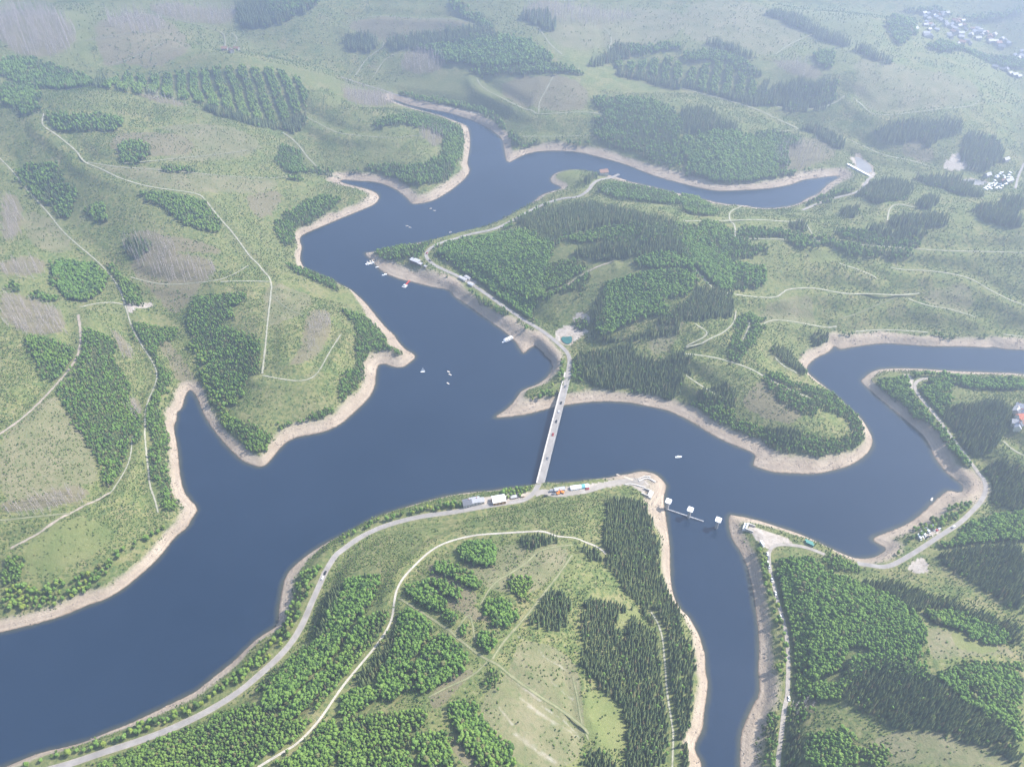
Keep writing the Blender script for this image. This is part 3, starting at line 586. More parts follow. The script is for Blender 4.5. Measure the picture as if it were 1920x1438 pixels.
# ---- soil, grass and shore
def ground_material():
    m, nt, b = new_mat('hillside_soil_and_grass')
    at_ = lambda n: N(nt, 'ShaderNodeAttribute', attribute_name=n).outputs['Fac']
    big = noise(nt, .006, 5, .6); mid = noise(nt, .035, 5, .62); fine = noise(nt, .25, 4, .65); tiny = noise(nt, .9, 3, .7)
    grass = ramp(nt, mid, [(.25, (.084, .128, .038)), (.40, (.142, .174, .054)), (.53, (.204, .203, .076)), (.70, (.275, .232, .120))])
    grass = mixc(nt, maprange(nt, big, .38, .66), grass, ramp(nt, fine, [(.3, (.122, .152, .048)), (.7, (.245, .225, .104))]))
    f2 = maprange(nt, fine, .47, .60); grass = mixc(nt, math_n(nt, 'MULTIPLY', f2, .75), grass, (.062, .105, .036)); grass = mixc(nt, math_n(nt, 'MULTIPLY', maprange(nt, fine, .44, .34), .6), grass, (.27, .24, .14))
    heath = ramp(nt, fine, [(.25, (.12, .105, .062)), (.5, (.19, .152, .105)), (.75, (.25, .205, .15))])
    dry = ramp(nt, mid, [(.25, (.135, .142, .066)), (.5, (.19, .178, .098)), (.72, (.245, .214, .134))])
    dry = mixc(nt, math_n(nt, 'MULTIPLY', maprange(nt, fine, .5, .68), .55), dry, (.10, .14, .05))
    bright = ramp(nt, mid, [(.3, (.125, .158, .052)), (.7, (.20, .208, .082))])
    earth = ramp(nt, fine, [(.25, (.31, .26, .21)), (.5, (.42, .365, .31)), (.75, (.52, .465, .41))])
    jag = math_n(nt, 'ADD', math_n(nt, 'MULTIPLY', math_n(nt, 'SUBTRACT', fine, .5), .6), math_n(nt, 'SUBTRACT', mid, .5))
    edge = lambda a: maprange(nt, math_n(nt, 'ADD', a, jag), .22, .80)
    c = mixc(nt, math_n(nt, 'MULTIPLY', edge(at_('heath')), .68), grass, heath)
    c = mixc(nt, math_n(nt, 'MULTIPLY', edge(at_('dry')), .85), c, dry)
    c = mixc(nt, math_n(nt, 'MULTIPLY', edge(at_('bright')), .85), c, bright)
    c = mixc(nt, edge(at_('earth')), c, earth)
    c = mixc(nt, maprange(nt, tiny, .35, .75, 0, .35), c, mixc(nt, .55, c, (.05, .06, .03)))
    # the bare shore, with strand lines that follow the falling water
    sh = at_('shore'); z = N(nt, 'ShaderNodeSeparateXYZ'); L(nt, geo_pos(nt), z.inputs[0])
    band = N(nt, 'ShaderNodeTexNoise', noise_dimensions='2D'); band.inputs['Scale'].default_value = 1.0; band.inputs['Detail'].default_value = 4
    cb = N(nt, 'ShaderNodeCombineXYZ'); L(nt, math_n(nt, 'MULTIPLY', z.outputs[2], 1.6), cb.inputs[0]); L(nt, math_n(nt, 'MULTIPLY', big, 9.0), cb.inputs[1]); L(nt, cb.outputs[0], band.inputs['Vector'])
    sand = ramp(nt, mid, [(.25, (.26, .20, .145)), (.5, (.385, .31, .23)), (.75, (.50, .415, .32))])
    sand = mixc(nt, math_n(nt, 'MULTIPLY', maprange(nt, band.outputs['Fac'],   .45, .62), .7), sand, (.31, .25, .195))
    sand = mixc(nt, math_n(nt, 'MULTIPLY', maprange(nt, fine, .54, .7), .45), sand, (.25, .20, .155))
    sand = mixc(nt, math_n(nt, 'MULTIPLY', maprange(nt, tiny, .55, .68), .55), sand, (.17, .14, .11))
    sand = mixc(nt, maprange(nt, sh, .5, .95, 0, .5), sand, mixc(nt, maprange(nt, fine, .4, .6), (.24, .24, .145), (.34, .285, .22)))
    wetl = maprange(nt, math_n(nt, 'ADD', z.outputs[2], math_n(nt, 'MULTIPLY', fine, .3)), .25, .75)
    sand = mixc(nt, wetl, (.17, .125, .09), sand)
    k = maprange(nt, math_n(nt, 'ADD', sh, math_n(nt, 'MULTIPLY', math_n(nt, 'ADD', math_n(nt, 'MULTIPLY', math_n(nt, 'SUBTRACT', fine, .5), 1.1), math_n(nt, 'MULTIPLY', math_n(nt, 'SUBTRACT', noise(nt, .07, 3), .5), 1.3)))), .84, 1.16)
    c = mixc(nt, k, sand, c)
    L(nt, c, b.inputs['Base Color']); b.inputs['Roughness'].default_value = 1.0; b.inputs['Specular IOR Level'].default_value = .05
    bp = N(nt, 'ShaderNodeBump'); bp.inputs['Strength'].default_value = .6; bp.inputs['Distance'].default_value = 1.6
    L(nt, math_n(nt, 'ADD', fine, math_n(nt, 'MULTIPLY', tiny, .3)), bp.inputs['Height']); L(nt, bp.outputs[0], b.inputs['Normal'])
    return m
def leaf_material(name, dark, mid_, light, warm, trans=.25, rough=.9):
    """foliage: tree to tree variation (random and a tint carried by each tree) plus light and dark clumps"""
    m, nt, b = new_mat(name)
    rnd = N(nt, 'ShaderNodeObjectInfo').outputs['Random']
    tint = N(nt, 'ShaderNodeAttribute', attribute_type='INSTANCER', attribute_name='tint').outputs['Fac']
    c = ramp(nt, rnd, [(0., dark), (.5, mid_), (1., light)])
    c = mixc(nt, tint, c, warm)
    odd = math_n(nt, 'FRACT', math_n(nt, 'MULTIPLY', rnd, 37.7))
    c = mixc(nt, math_n(nt, 'MULTIPLY', math_n(nt, 'GREATER_THAN', odd, .965), .7), c, (.27, .20, .12)); c = mixc(nt, math_n(nt, 'MULTIPLY', math_n(nt, 'LESS_THAN', odd, .16), .6), c, (.045, .088, .044))
    f = noise(nt, .8, 2)
    c = mixc(nt, maprange(nt, f, .4, .62, 0, .25), c, dark)
    b.inputs['Roughness'].default_value = rough; b.inputs['Specular IOR Level'].default_value = .1
    L(nt, c, b.inputs['Base Color'])
    t = N(nt, 'ShaderNodeBsdfTranslucent'); L(nt, c, t.inputs['Color'])
    mx = N(nt, 'ShaderNodeMixShader'); mx.inputs[0].default_value = trans
    L(nt, b.outputs[0], mx.inputs[1]); L(nt, t.outputs[0], mx.inputs[2]); L(nt, mx.outputs[0], nt.nodes['Material Output'].inputs['Surface'])
    return m
M_LEAF = leaf_material('broadleaf_foliage', (.160, .285, .062), (.215, .365, .082), (.275, .430, .112), (.38, .44, .080), .47)
M_NEEDLE = leaf_material('spruce_needles', (.098, .148, .072), (.140, .192, .086), (.188, .235, .104), (.250, .285, .105), .35)
M_YOUNG = leaf_material('young_tree_foliage', (.118, .198, .052), (.165, .262, .066), (.222, .322, .086), (.31, .33, .10), .42)
M_BARK = simple('grey_brown_bark', (.16, .125, .095), .95)
M_DEAD = simple('bleached_dead_wood', (.46, .40, .37), .95, .2)
M_GROUND = ground_material()
def water_material():
    m, nt, b = new_mat('lake_water')
    big = noise(nt, .0035, 4, .6)
    c = ramp(nt, big, [(.32, (.008, .022, .046)), (.68, (.016, .032, .060))])
    dep = N(nt, 'ShaderNodeAttribute', attribute_name='offshore').outputs['Fac']
    edge = math_n(nt, 'ADD', dep, math_n(nt, 'MULTIPLY', math_n(nt, 'SUBTRACT', noise(nt, .05, 3), .5), 5.0))
    c = mixc(nt, maprange(nt, edge, 5.0, .3, 0, .8), c, (.060, .062, .040))
    L(nt, c, b.inputs['Base Color']); b.inputs['IOR'].default_value = 1.33; b.inputs['Specular IOR Level'].default_value = .5
    mp = N(nt, 'ShaderNodeMapping'); mp.inputs['Rotation'].default_value = (0, 0, .6); mp.inputs['Scale'].default_value = (.0022, .0085, 1); L(nt, geo_pos(nt), mp.inputs['Vector'])
    wind = noise(nt, 1.0, 4, .55, mp.outputs[0])
    L(nt, maprange(nt, wind, .35, .65, .05, .22), b.inputs['Roughness'])
    r1 = noise(nt, .22, 3, .6); r2 = noise(nt, .9, 2, .6)
    h = math_n(nt, 'ADD', r1, math_n(nt, 'MULTIPLY', r2, .35))
    bp = N(nt, 'ShaderNodeBump'); L(nt, maprange(nt, wind, .35, .65, .05, .34), bp.inputs['Strength']); bp.inputs['Distance'].default_value = .35
    L(nt, h, bp.inputs['Height']); L(nt, bp.outputs[0], b.inputs['Normal'])
    return m
M_WATER = water_material()
def pond_material(name, col, rough):
    m, nt, b = new_mat(name); f = noise(nt, .08, 3)
    L(nt, ramp(nt, f, [(.3, tuple(v * .85 for v in col)), (.7, tuple(v * 1.15 for v in col))]), b.inputs['Base Color']); b.inputs['Roughness'].default_value = rough; b.inputs['IOR'].default_value = 1.33; b.inputs['Specular IOR Level'].default_value = .5
    return m
M_POND = pond_material('green_pond_water', (.03, .12, .105), .08); M_SHALLOW = pond_material('pale_shallow_water', (.24, .23, .22), .12)
def road_material(name, base, edge_dark, fray=None):
    m, nt, b = new_mat(name)
    f = noise(nt, .12, 5, .6); g = noise(nt, 1.1, 3)
    c = ramp(nt, f, [(.3, tuple(v * .78 for v in base)), (.7, tuple(v * 1.18 for v in base))])
    c = mixc(nt, maprange(nt, g, .45, .7, 0, .5), c, edge_dark)
    if fray:
        ac = N(nt, 'ShaderNodeAttribute', attribute_name='across').outputs['Fac']
        e = math_n(nt, 'ADD', ac, math_n(nt, 'MULTIPLY', math_n(nt, 'SUBTRACT', noise(nt, .22, 4, .6), .5), 1.9))
        c = mixc(nt, maprange(nt, e, .35, .85), c, fray)
    L(nt, c, b.inputs['Base Color']); b.inputs['Roughness'].default_value = .95; b.inputs['Specular IOR Level'].default_value = .15
    return m
ROADM = {'asphalt': road_material('worn_asphalt', (.29, .268, .248), (.25, .23, .21)), 'gravel': road_material('pale_gravel', (.33, .295, .255), (.265, .235, .20)),
         'white': road_material('white_limestone_track', (.43, .392, .33), (.34, .31, .255)), 'pale': road_material('pale_forest_track', (.36, .335, .26), (.27, .27, .185), (.125, .150, .065)),
         'earth': road_material('bare_earth_track', (.35, .285, .23), (.26, .225, .16), (.125, .150, .065)), 'faint': road_material('faint_track', (.22, .212, .13), (.155, .16, .09), (.125, .150, .065)), 'grassy': road_material('grassy_track', (.235, .225, .125), (.165, .175, .085), (.125, .150, .065))}

# ------------------------------------------------------------------ mesh helpers
def link(name, me, mats=(), parent=None):
    o = bpy.data.objects.new(name, me); COL.objects.link(o)
    for mm in mats:
        if mm is not None: me.materials.append(mm)
    if parent is not None: o.parent = parent
    return o
def mesh_np(name, v, f, smooth=False):
    me = bpy.data.meshes.new(name); v = np.asarray(v, np.float32); f = np.asarray(f, np.int32)
    me.vertices.add(len(v)); me.vertices.foreach_set('co', v.ravel())
    k = f.shape[1]; me.loops.add(f.size); me.loops.foreach_set('vertex_index', f.ravel())
    me.polygons.add(len(f)); me.polygons.foreach_set('loop_start', np.arange(0, f.size, k, dtype=np.int32))
    me.polygons.foreach_set('use_smooth', np.full(len(f), smooth, bool))
    me.update(); me.validate(); return me
def tag(o, label=None, cat=None, group=None, kind=None):
    if label: o['label'] = label
    if cat: o['category'] = cat
    if group: o['group'] = group
    if kind: o['kind'] = kind
    return o

# ------------------------------------------------------------------ the ground sheet
def build_ground():
    NT = len(th); idx = np.arange(NT * NR).reshape(NT, NR)
    v = np.stack([PX.ravel(), PY.ravel(), HT.ravel()], 1)
    a, b_, c, d = idx[:-1, :-1], idx[:-1, 1:], idx[1:, 1:], idx[1:, :-1]
    f = np.stack([a, b_, c, d], -1).reshape(-1, 4)[:, ::-1]
    w = np.stack([idx[-1, :-1], idx[-1, 1:], idx[0, 1:], idx[0, :-1]], -1)[:, ::-1]
    hub = len(v); v = np.vstack([v, [[0, 0, HT[:, 0].mean()]]])
    me = mesh_np('terrain', v, np.vstack([f, w]), True)
    bm = bmesh.new(); bm.from_mesh(me); bm.verts.ensure_lookup_table()
    for i in range(NT): bm.faces.new((bm.verts[hub], bm.verts[idx[(i + 1) % NT, 0]], bm.verts[idx[i, 0]]))
    bm.to_mesh(me); bm.free()
    for n, A in (('shore', np.clip(BT, -.5, 3)), ('heath', heath_w), ('dry', dry_w), ('bright', bright_w), ('earth', earth_w)):
        at_ = me.attributes.new(n, 'FLOAT', 'POINT'); at_.data.foreach_set('value', np.append(A.ravel(), 2.0 if n == 'shore' else 0).astype(np.float32))
    return tag(link('terrain', me, [M_GROUND]), 'green and straw coloured hills with a bare sandy shore round the reservoir', kind='structure')
terrain = build_ground()
def build_water():
    idx = np.arange(len(th) * NR).reshape(len(th), NR)
    k = WET[:-1, :-1] | WET[:-1, 1:] | WET[1:, 1:] | WET[1:, :-1]
    f = np.stack([idx[:-1, :-1][k], idx[1:, :-1][k], idx[1:, 1:][k], idx[:-1, 1:][k]], -1)
    u, inv = np.unique(f, return_inverse=True); f = inv.reshape(f.shape)
    me = mesh_np('water', np.column_stack([PP[u], np.zeros(len(u))]), f, True)
    if me.polygons[0].normal.z < 0: me.flip_normals()
    q = me.attributes.new('offshore', 'FLOAT', 'POINT'); q.data.foreach_set('value', np.where(wet, d_sh, 0)[u].astype(np.float32)); return me
me = build_water()
water = tag(link('water', me, [M_WATER]), 'dark blue water of the reservoir with its drawn-down level', kind='structure')

def strip_mesh(name, w, z, width, lift):
    t = np.gradient(w, axis=0); t /= np.maximum(np.hypot(t[:, 0], t[:, 1]), 1e-6)[:, None]; n = np.stack([-t[:, 1], t[:, 0]], 1)
    r = np.hypot(w[:, 0], w[:, 1])
    jit = 1 + .10 * (vnoise(w[:, 0] * .07, w[:, 1] * .07, 4) - .5)
    rows = []
    for s in (-1, -.5, 0, .5, 1):
        p = w + n * (s * width / 2 * jit)[:, None]
        zz = np.maximum(z, look(HT, p)) if s else np.maximum(z, look(HT, w))
        rows.append(np.stack([p[:, 0], p[:, 1], zz + lift + r * .00022], 1))
    k = len(w); v = np.stack(rows, 1).reshape(-1, 3)
    i = np.arange(k - 1)[:, None] * 5 + np.arange(4)[None, :]
    f = np.stack([i, i + 5, i + 6, i + 1], -1).reshape(-1, 4)[:, ::-1]
    me = mesh_np(name, v, f, True); q = me.attributes.new('across', 'FLOAT', 'POINT'); q.data.foreach_set('value', np.tile(np.array([1, .5, 0, .5, 1], np.float32), k)); return me
for w, z, width, mat in road_lines:
    if mat == 'asphalt':
        tag(link('verge', strip_mesh('verge', w, z, width * .70, .04), [ROADM['gravel']]), 'pale gravel verge of the tarred road', kind='structure')
    nm = 'road' if mat in ('asphalt', 'gravel') else 'path'
    o = link(nm, strip_mesh(nm, w, z, width * {'asphalt': .52, 'gravel': .8, 'white': .42, 'earth': .75}.get(mat, .62), .12), [ROADM[mat]])
    tag(o, {'asphalt': 'worn grey tarred road above the shore', 'gravel': 'pale gravel road', 'white': 'white stone track curving round the hill'}.get(mat, 'pale forest track over the cleared hillside'), kind='structure')

# ------------------------------------------------------------------ trees: a few shapes of each kind, 1 m units are real metres
def ico(sub, r=1.0):
    bm = bmesh.new(); bmesh.ops.create_icosphere(bm, subdivisions=sub, radius=r)
    v = np.array([x.co[:] for x in bm.verts]); f = np.array([[q.index for q in p.verts] for p in bm.faces]); bm.free(); return v, f
ICO1, ICO2 = ico(1), ico(2)
class Acc:
    def __init__(s): s.v, s.f, s.m, s.n = [], [], [], 0
    def add(s, v, f, mi=0):
        s.v.append(np.asarray(v, float)); s.f.append(np.asarray(f) + s.n); s.m.append(np.full(len(f), mi)); s.n += len(v)
    def cone(s, p0, p1, r0, r1, n=6, mi=0):
        p0, p1 = np.array(p0, float), np.array(p1, float); d = p1 - p0; d /= np.linalg.norm(d)
        a = np.cross(d, (0.3, .9, .2)); a /= np.linalg.norm(a); b = np.cross(d, a)
        t = np.arange(n) / n * 2 * math.pi; ring = np.cos(t)[:, None] * a + np.sin(t)[:, None] * b
        v = np.vstack([p0 + ring * r0, p1 + ring * r1]); k = np.arange(n); j = (k + 1) % n
        f = np.vstack([np.stack([k, j, j + n], 1), np.stack([k, j + n, k + n], 1)]); s.add(v, f, mi)
    def build(s, name, mats):
        me = mesh_np(name, np.vstack(s.v), np.vstack(s.f), True); me.polygons.foreach_set('material_index', np.concatenate(s.m).astype(np.int32))
        for q in mats: me.materials.append(q)
        return me
def leaf_cards(acc, centres, normals, size, rg, mi=0):
    """small tilted leaf sprays, one triangle pair each, standing off the crown's surface"""
    for c, n in zip(centres, normals):
        n = n + rg.normal(0, .55, 3); n /= np.linalg.norm(n)
        a = np.cross(n, rg.normal(0, 1, 3)); a /= np.linalg.norm(a) + 1e-9; b = np.cross(n, a)
        s = size * rg.uniform(.6, 1.3)
        acc.add([c - a * s, c + b * s * .8, c + a * s, c - b * s * .7 + n * s * .3], [(0, 1, 2), (0, 2, 3)], mi)
def make_broadleaf(seed, h=12.0, w=5.2, leaf=None, lobes=10, cards=60):
    rg = np.random.default_rng(seed); a = Acc()
    a.cone((0, 0, -1.0), (rg.normal(0, .15), rg.normal(0, .15), h * .62), .24, .10, 6, 1)
    for k in range(4):
        t = k * 1.6 + rg.uniform(0, 1); z = h * rg.uniform(.34, .5)
        a.cone((0, 0, z), (math.cos(t) * w * .3, math.sin(t) * w * .3, z + h * .2), .09, .03, 4, 1)
    cs, ns = [], []
    for k in range(lobes):
        t = rg.uniform(0, 6.28); q = rg.uniform(0, 1); rad_ = w * .30 * math.sqrt(rg.uniform(0.05, 1)) * (1 - .55 * q)
        c = np.array([math.cos(t) * rad_, math.sin(t) * rad_, h * (.46 + .40 * q)]); r = w * rg.uniform(.19, .30)
        v = ICO2[0].copy(); nn = vnoise(v[:, 0] * 2.3 + k * 9 + seed, v[:, 1] * 2.3 + v[:, 2] * 1.7, seed)
        v = v * (r * (.66 + .62 * nn))[:, None] * np.array([1, 1, 1.12]); a.add(v + c, ICO2[1], 0)
        m = rg.integers(0, len(v), cards // lobes); cs += list(v[m] * 1.04 + c); ns += list(v[m] / np.linalg.norm(v[m], axis=1)[:, None])
    leaf_cards(a, cs, ns, w * .065, rg)
    return a.build('broadleaf_shape', [leaf or M_LEAF, M_BARK])
def make_spruce(seed, h=16.0, w=4.2, tiers=11, leaf=None, base=.12):
    rg = np.random.default_rng(seed); a = Acc()
    a.cone((0, 0, -1.0), (0, 0, h * .96), .22, .03, 6, 1)
    for k in range(tiers):
        q = k / (tiers - 1); z = h * (base + (1 - base) * q * .97)
        r = w / 2 * (1 - q) ** .62 * rg.uniform(.86, 1.1) + .10; drop = r * .34 + .15; top = h * (1 - base) / tiers * 1.35
        n = 9 if q < .7 else 7; t0 = rg.uniform(0, 6.28)
        v, f = [(0, 0, z + top)], []
        for i in range(n):
            t = t0 + (i + rg.uniform(-.2, .2)) / n * 6.283; rr_ = r * rg.uniform(.78, 1.15)
            v.append((math.cos(t) * rr_, math.sin(t) * rr_, z - drop * rg.uniform(.6, 1.1)))
            t2 = t0 + (i + .5) / n * 6.283; ri = r * rg.uniform(.42, .62)
            v.append((math.cos(t2) * ri, math.sin(t2) * ri, z + drop * .25))
        m = 2 * n
        for i in range(m): f.append((0, 1 + i, 1 + (i + 1) % m))
        a.add(v, f, 0)
    return a.build('spruce_shape', [leaf or M_NEEDLE, M_BARK])
def make_dead(seed, h=17.0):
    rg = np.random.default_rng(seed); a = Acc(); ln = rg.normal(0, .5, 2)
    a.cone((0, 0, -1), (ln[0], ln[1], h), .26, .05, 5)
    for k in range(26):
        q = rg.uniform(.22, .97); t = rg.uniform(0, 6.28); l = (1.05 - q) * 2.3 * rg.uniform(.5, 1.1) + .25; z = h * q
        c = np.array([ln[0] * q, ln[1] * q, z]); a.cone(c, c + np.array([math.cos(t) * l, math.sin(t) * l, -l * .25 + rg.uniform(-.2, .3)]), .10, .035, 3)
    return a.build('dead_spruce_shape', [M_DEAD])
def make_shrub(seed, h=1.9, w=2.4):
    rg = np.random.default_rng(seed); a = Acc(); cs, ns = [], []
    for k in range(4):
        t = rg.uniform(0, 6.28); d = w * .28 * rg.uniform(.2, 1); r = w * rg.uniform(.2, .34)
        c = np.array([math.cos(t) * d, math.sin(t) * d, h * rg.uniform(.3, .6)]); v = ICO1[0] * np.array([1, 1, .95]) * (r * (.7 + .6 * rg.random(len(ICO1[0]))))[:, None]
        a.add(v + c, ICO1[1]); m = rg.integers(0, len(v), 7); cs += list(v[m] * 1.05 + c); ns += list(v[m] / np.linalg.norm(v[m], axis=1)[:, None])
    leaf_cards(a, cs, ns, w * .11, rg)
    return a.build('shrub_shape', [M_YOUNG])
SHAPES = {'B': [make_broadleaf(i, 7.2 + .5 * (i % 3), 3.9 + .3 * (i % 2)) for i in range(5)],
          'R': [make_broadleaf(20 + i, 8.5 + i % 2, 6.4, None, 11, 100) for i in range(4)],
          'S': [make_spruce(40 + i, 10.8, 3.7 + .3 * (i % 2)) for i in range(4)],
          'Y': [make_spruce(60 + i, 8.0, 3.5, 8, M_YOUNG, .05) for i in range(3)] + [make_broadleaf(70 + i, 7.5, 4.0, M_YOUNG, 7, 70) for i in range(3)],
          'D': [make_dead(80 + i, 16 + i % 3) for i in range(4)],
          'U': [make_shrub(90 + i) for i in range(4)] + [make_spruce(96 + i, 3.2, 1.8, 5, M_YOUNG, .03) for i in range(2)]}

# ------------------------------------------------------------------ where the trees stand
SPACE = {'B': 2.15, 'S': 2.7, 'M': 2.5, 'D': 4.0, 'R': 4.4}
MIDH = {'B': 6.0, 'S': 7.0, 'M': 3.5, 'D': 6.0, 'R': 4.5}
TREES = {k: [] for k in 'BRSYDU'}                                     # rows: x, y, z, scale, rotation, shape, tint, stand number
def blocked(P, margin=1.5):
    return (look(BT, P) + .35 * fbm(P[:, 0], P[:, 1], 16, 2, 91) < .86) | (look(road_gap, P) < margin)
def jitter_grid(lo, hi, s, rg):
    nx, ny = int((hi[0] - lo[0]) / s) + 1, int((hi[1] - lo[1]) / s) + 1
    X, Y = np.meshgrid(np.arange(nx), np.arange(ny)); X = X + (Y % 2) * .5
    P = np.stack([lo[0] + X.ravel() * s, lo[1] + Y.ravel() * s * .9], 1)
    return P + rg.uniform(-.36, .36, P.shape) * s
def put(kind, P, scale, tint, stand, rg):
    n = len(P); sh = rg.integers(0, len(SHAPES[kind]), n)
    TREES[kind].append(np.column_stack([P, look(HT, P) - .1, scale, rg.uniform(0, 6.28, n), sh, np.clip(tint, 0, 1), np.full(n, stand)]))
wooded = np.zeros(HT.shape, bool); STAND_INFO = []
for line in STANDS.strip().splitlines():
    k, reg, rest = line.split(' ', 2); opt = ''
    if '|' in rest: rest, opt = rest.split('|')
    q = pts(rest, reg); w = to_ground(q[:, 0], q[:, 1], MIDH[k])
    si = len(STAND_INFO); STAND_INFO.append((k, w.mean(0), q.mean(0)))
    rg = np.random.default_rng(1000 + si)
    w = smooth_poly(w)
    dist = math.hypot(*w.mean(0)); g = min(max((dist / 800.0) ** .75, 1.0), 2.1)
    s = SPACE[k] * g
    P = jitter_grid(w.min(0), w.max(0), s, rg); P = P + np.stack([fbm(P[:, 0], P[:, 1], 22, 2, 50), fbm(P[:, 0], P[:, 1], 22, 2, 60)], 1) * 4.5 * 0
    wig = (np.stack([fbm(P[:, 0], P[:, 1], 34, 2, 51), fbm(P[:, 0], P[:, 1], 34, 2, 61)], 1) * 7.0 + rg.normal(0, 1.6, P.shape)) * min(g, 1.6)
    P = P[inside(P + wig, w)]
    wooded.reshape(-1)[inside(PP, w)] = True
    if len(P) == 0: continue
    P = P[~blocked(P, 2.0 if k in 'BS' else .5)]
    if 'rows' in opt:
        c = w.mean(0); a = math.atan2(c[0], c[1]); u = P[:, 0] * math.cos(a) - P[:, 1] * math.sin(a)
        P = P[((u + 5 * fbm(P[:, 0], P[:, 1], 60, 2, 8)) / (14.5 * g)) % 1 > .36]
    patch = fbm(P[:, 0], P[:, 1], 55, 3, 12); sz = g * .94
    sc_ = rg.uniform(.82, 1.14, len(P)) * sz * (.8 if 'rows' in opt else 1.0)
    if k == 'B':
        sc_ = sc_ * (1 + .22 * fbm(P[:, 0], P[:, 1], 30, 2, 17)) * np.where(rg.random(len(P)) < .07, 1.28, 1.0); gap = rg.random(len(P)) > .05 + .10 * np.clip(fbm(P[:, 0], P[:, 1], 24, 2, 18), 0, 1); P, sc_, patch = P[gap], sc_[gap], patch[gap]
        mixs = (rg.random(len(P)) < .06 + .12 * np.clip(fbm(P[:, 0], P[:, 1], 70, 2, 14), 0, 1))
        put('B', P[~mixs], sc_[~mixs] * .93, (patch * .28 + rg.normal(0, .07, len(P)))[~mixs] + (.22 if 'rows' in opt else .04), si, rg)
        put('S', P[mixs], sc_[mixs] * .8, np.zeros(mixs.sum()), si, rg)
    elif k == 'R':
        keep = patch + rg.normal(0, .3, len(P)) > -.62; P, sc_ = P[keep], sc_[keep]
        yel = np.where(rg.random(len(P)) < .3, rg.uniform(.35, .95, len(P)), rg.uniform(0, .22, len(P)))
        far = dist > 900
        put('B' if far else 'R', P, sc_ * rg.uniform(.62, 1.05, len(P)) * (.75 if far else .86), yel, si, rg)
    elif k == 'S':
        bl = rg.random(len(P)) < .05 + .12 * np.clip(fbm(P[:, 0], P[:, 1], 40, 2, 15), 0, 1); hv = sc_ * (.92 + .22 * fbm(P[:, 0], P[:, 1], 26, 2, 16)) * rg.uniform(.8, 1.12, len(P))
        put('S', P[~bl], hv[~bl], (np.where(rg.random(len(P)) < .25, .6, .05) + patch * .25 + .12)[~bl], si, rg); put('B', P[bl], sc_[bl] * .8, patch[bl] * .3, si, rg)
    elif k == 'M':
        r_ = rg.random(len(P)) + patch * .5
        a = r_ < .30; b = (r_ >= .30) & (r_ < .50); e = r_ >= .50
        put('S', P[a], sc_[a] * .62, np.full(a.sum(), .2) + .2 * rg.random(a.sum()), si, rg)
        put('Y', P[b], sc_[b] * .85, patch[b] * .3 + .1, si, rg); put('B', P[e], sc_[e] * .85, patch[e] * .3 + .08, si, rg)
    elif k == 'D':
        keep = rg.random(len(P)) < .62 + patch * .3; P = P[keep]
        put('D', P, sc_[keep] * .95, np.zeros(len(P)), si, rg)
# scrub and saplings over all the cleared land
rg = np.random.default_rng(5)
def scrub(r0, r1, s, size):
    P = jitter_grid((-r1 * .8, 150), (r1 * .8, r1), s, rg); r = np.hypot(P[:, 0], P[:, 1]); a = np.arctan2(P[:, 0], P[:, 1])
    P = P[(r > r0) & (r < r1) & (np.abs(a) < R(44) + 250 / np.maximum(r, 200) * .35)]
    P = P[~blocked(P, .6)]
    u, v = polar_uv(P); i, j = np.rint(u).astype(int), np.rint(v).astype(int)
    ok = ~wooded[i, j]; P, i, j = P[ok], i[ok], j[ok]
    open_ = np.clip(dry_w[i, j] * .62 + heath_w[i, j] * .5 + bright_w[i, j] * .8 + earth_w[i, j] * 1.2, 0, 1.2)
    den = .54 + .85 * fbm(P[:, 0], P[:, 1], 70, 4, 21) + .45 * fbm(P[:, 0], P[:, 1], 16, 2, 25)
    keep = rg.random(len(P)) < den * (1 - open_); P = P[keep]
    cl = fbm(P[:, 0], P[:, 1], 120, 3, 33); big = rg.random(len(P)) < np.clip(.18 + .8 * cl, .05, .6)
    sc_ = rg.uniform(.55, 1.35, len(P)) * size; tint = np.clip(.18 + .3 * fbm(P[:, 0], P[:, 1], 90, 2, 40) + rg.normal(0, .16, len(P)), 0, 1)
    put('U', P[~big], sc_[~big], tint[~big], -1, rg); put('Y', P[big], sc_[big] * .58, tint[big] * .5, -1, rg)
scrub(150, 950, 2.15, .66); scrub(950, 1700, 3.0, .78); scrub(1700, 3400, 6.6, 1.15)

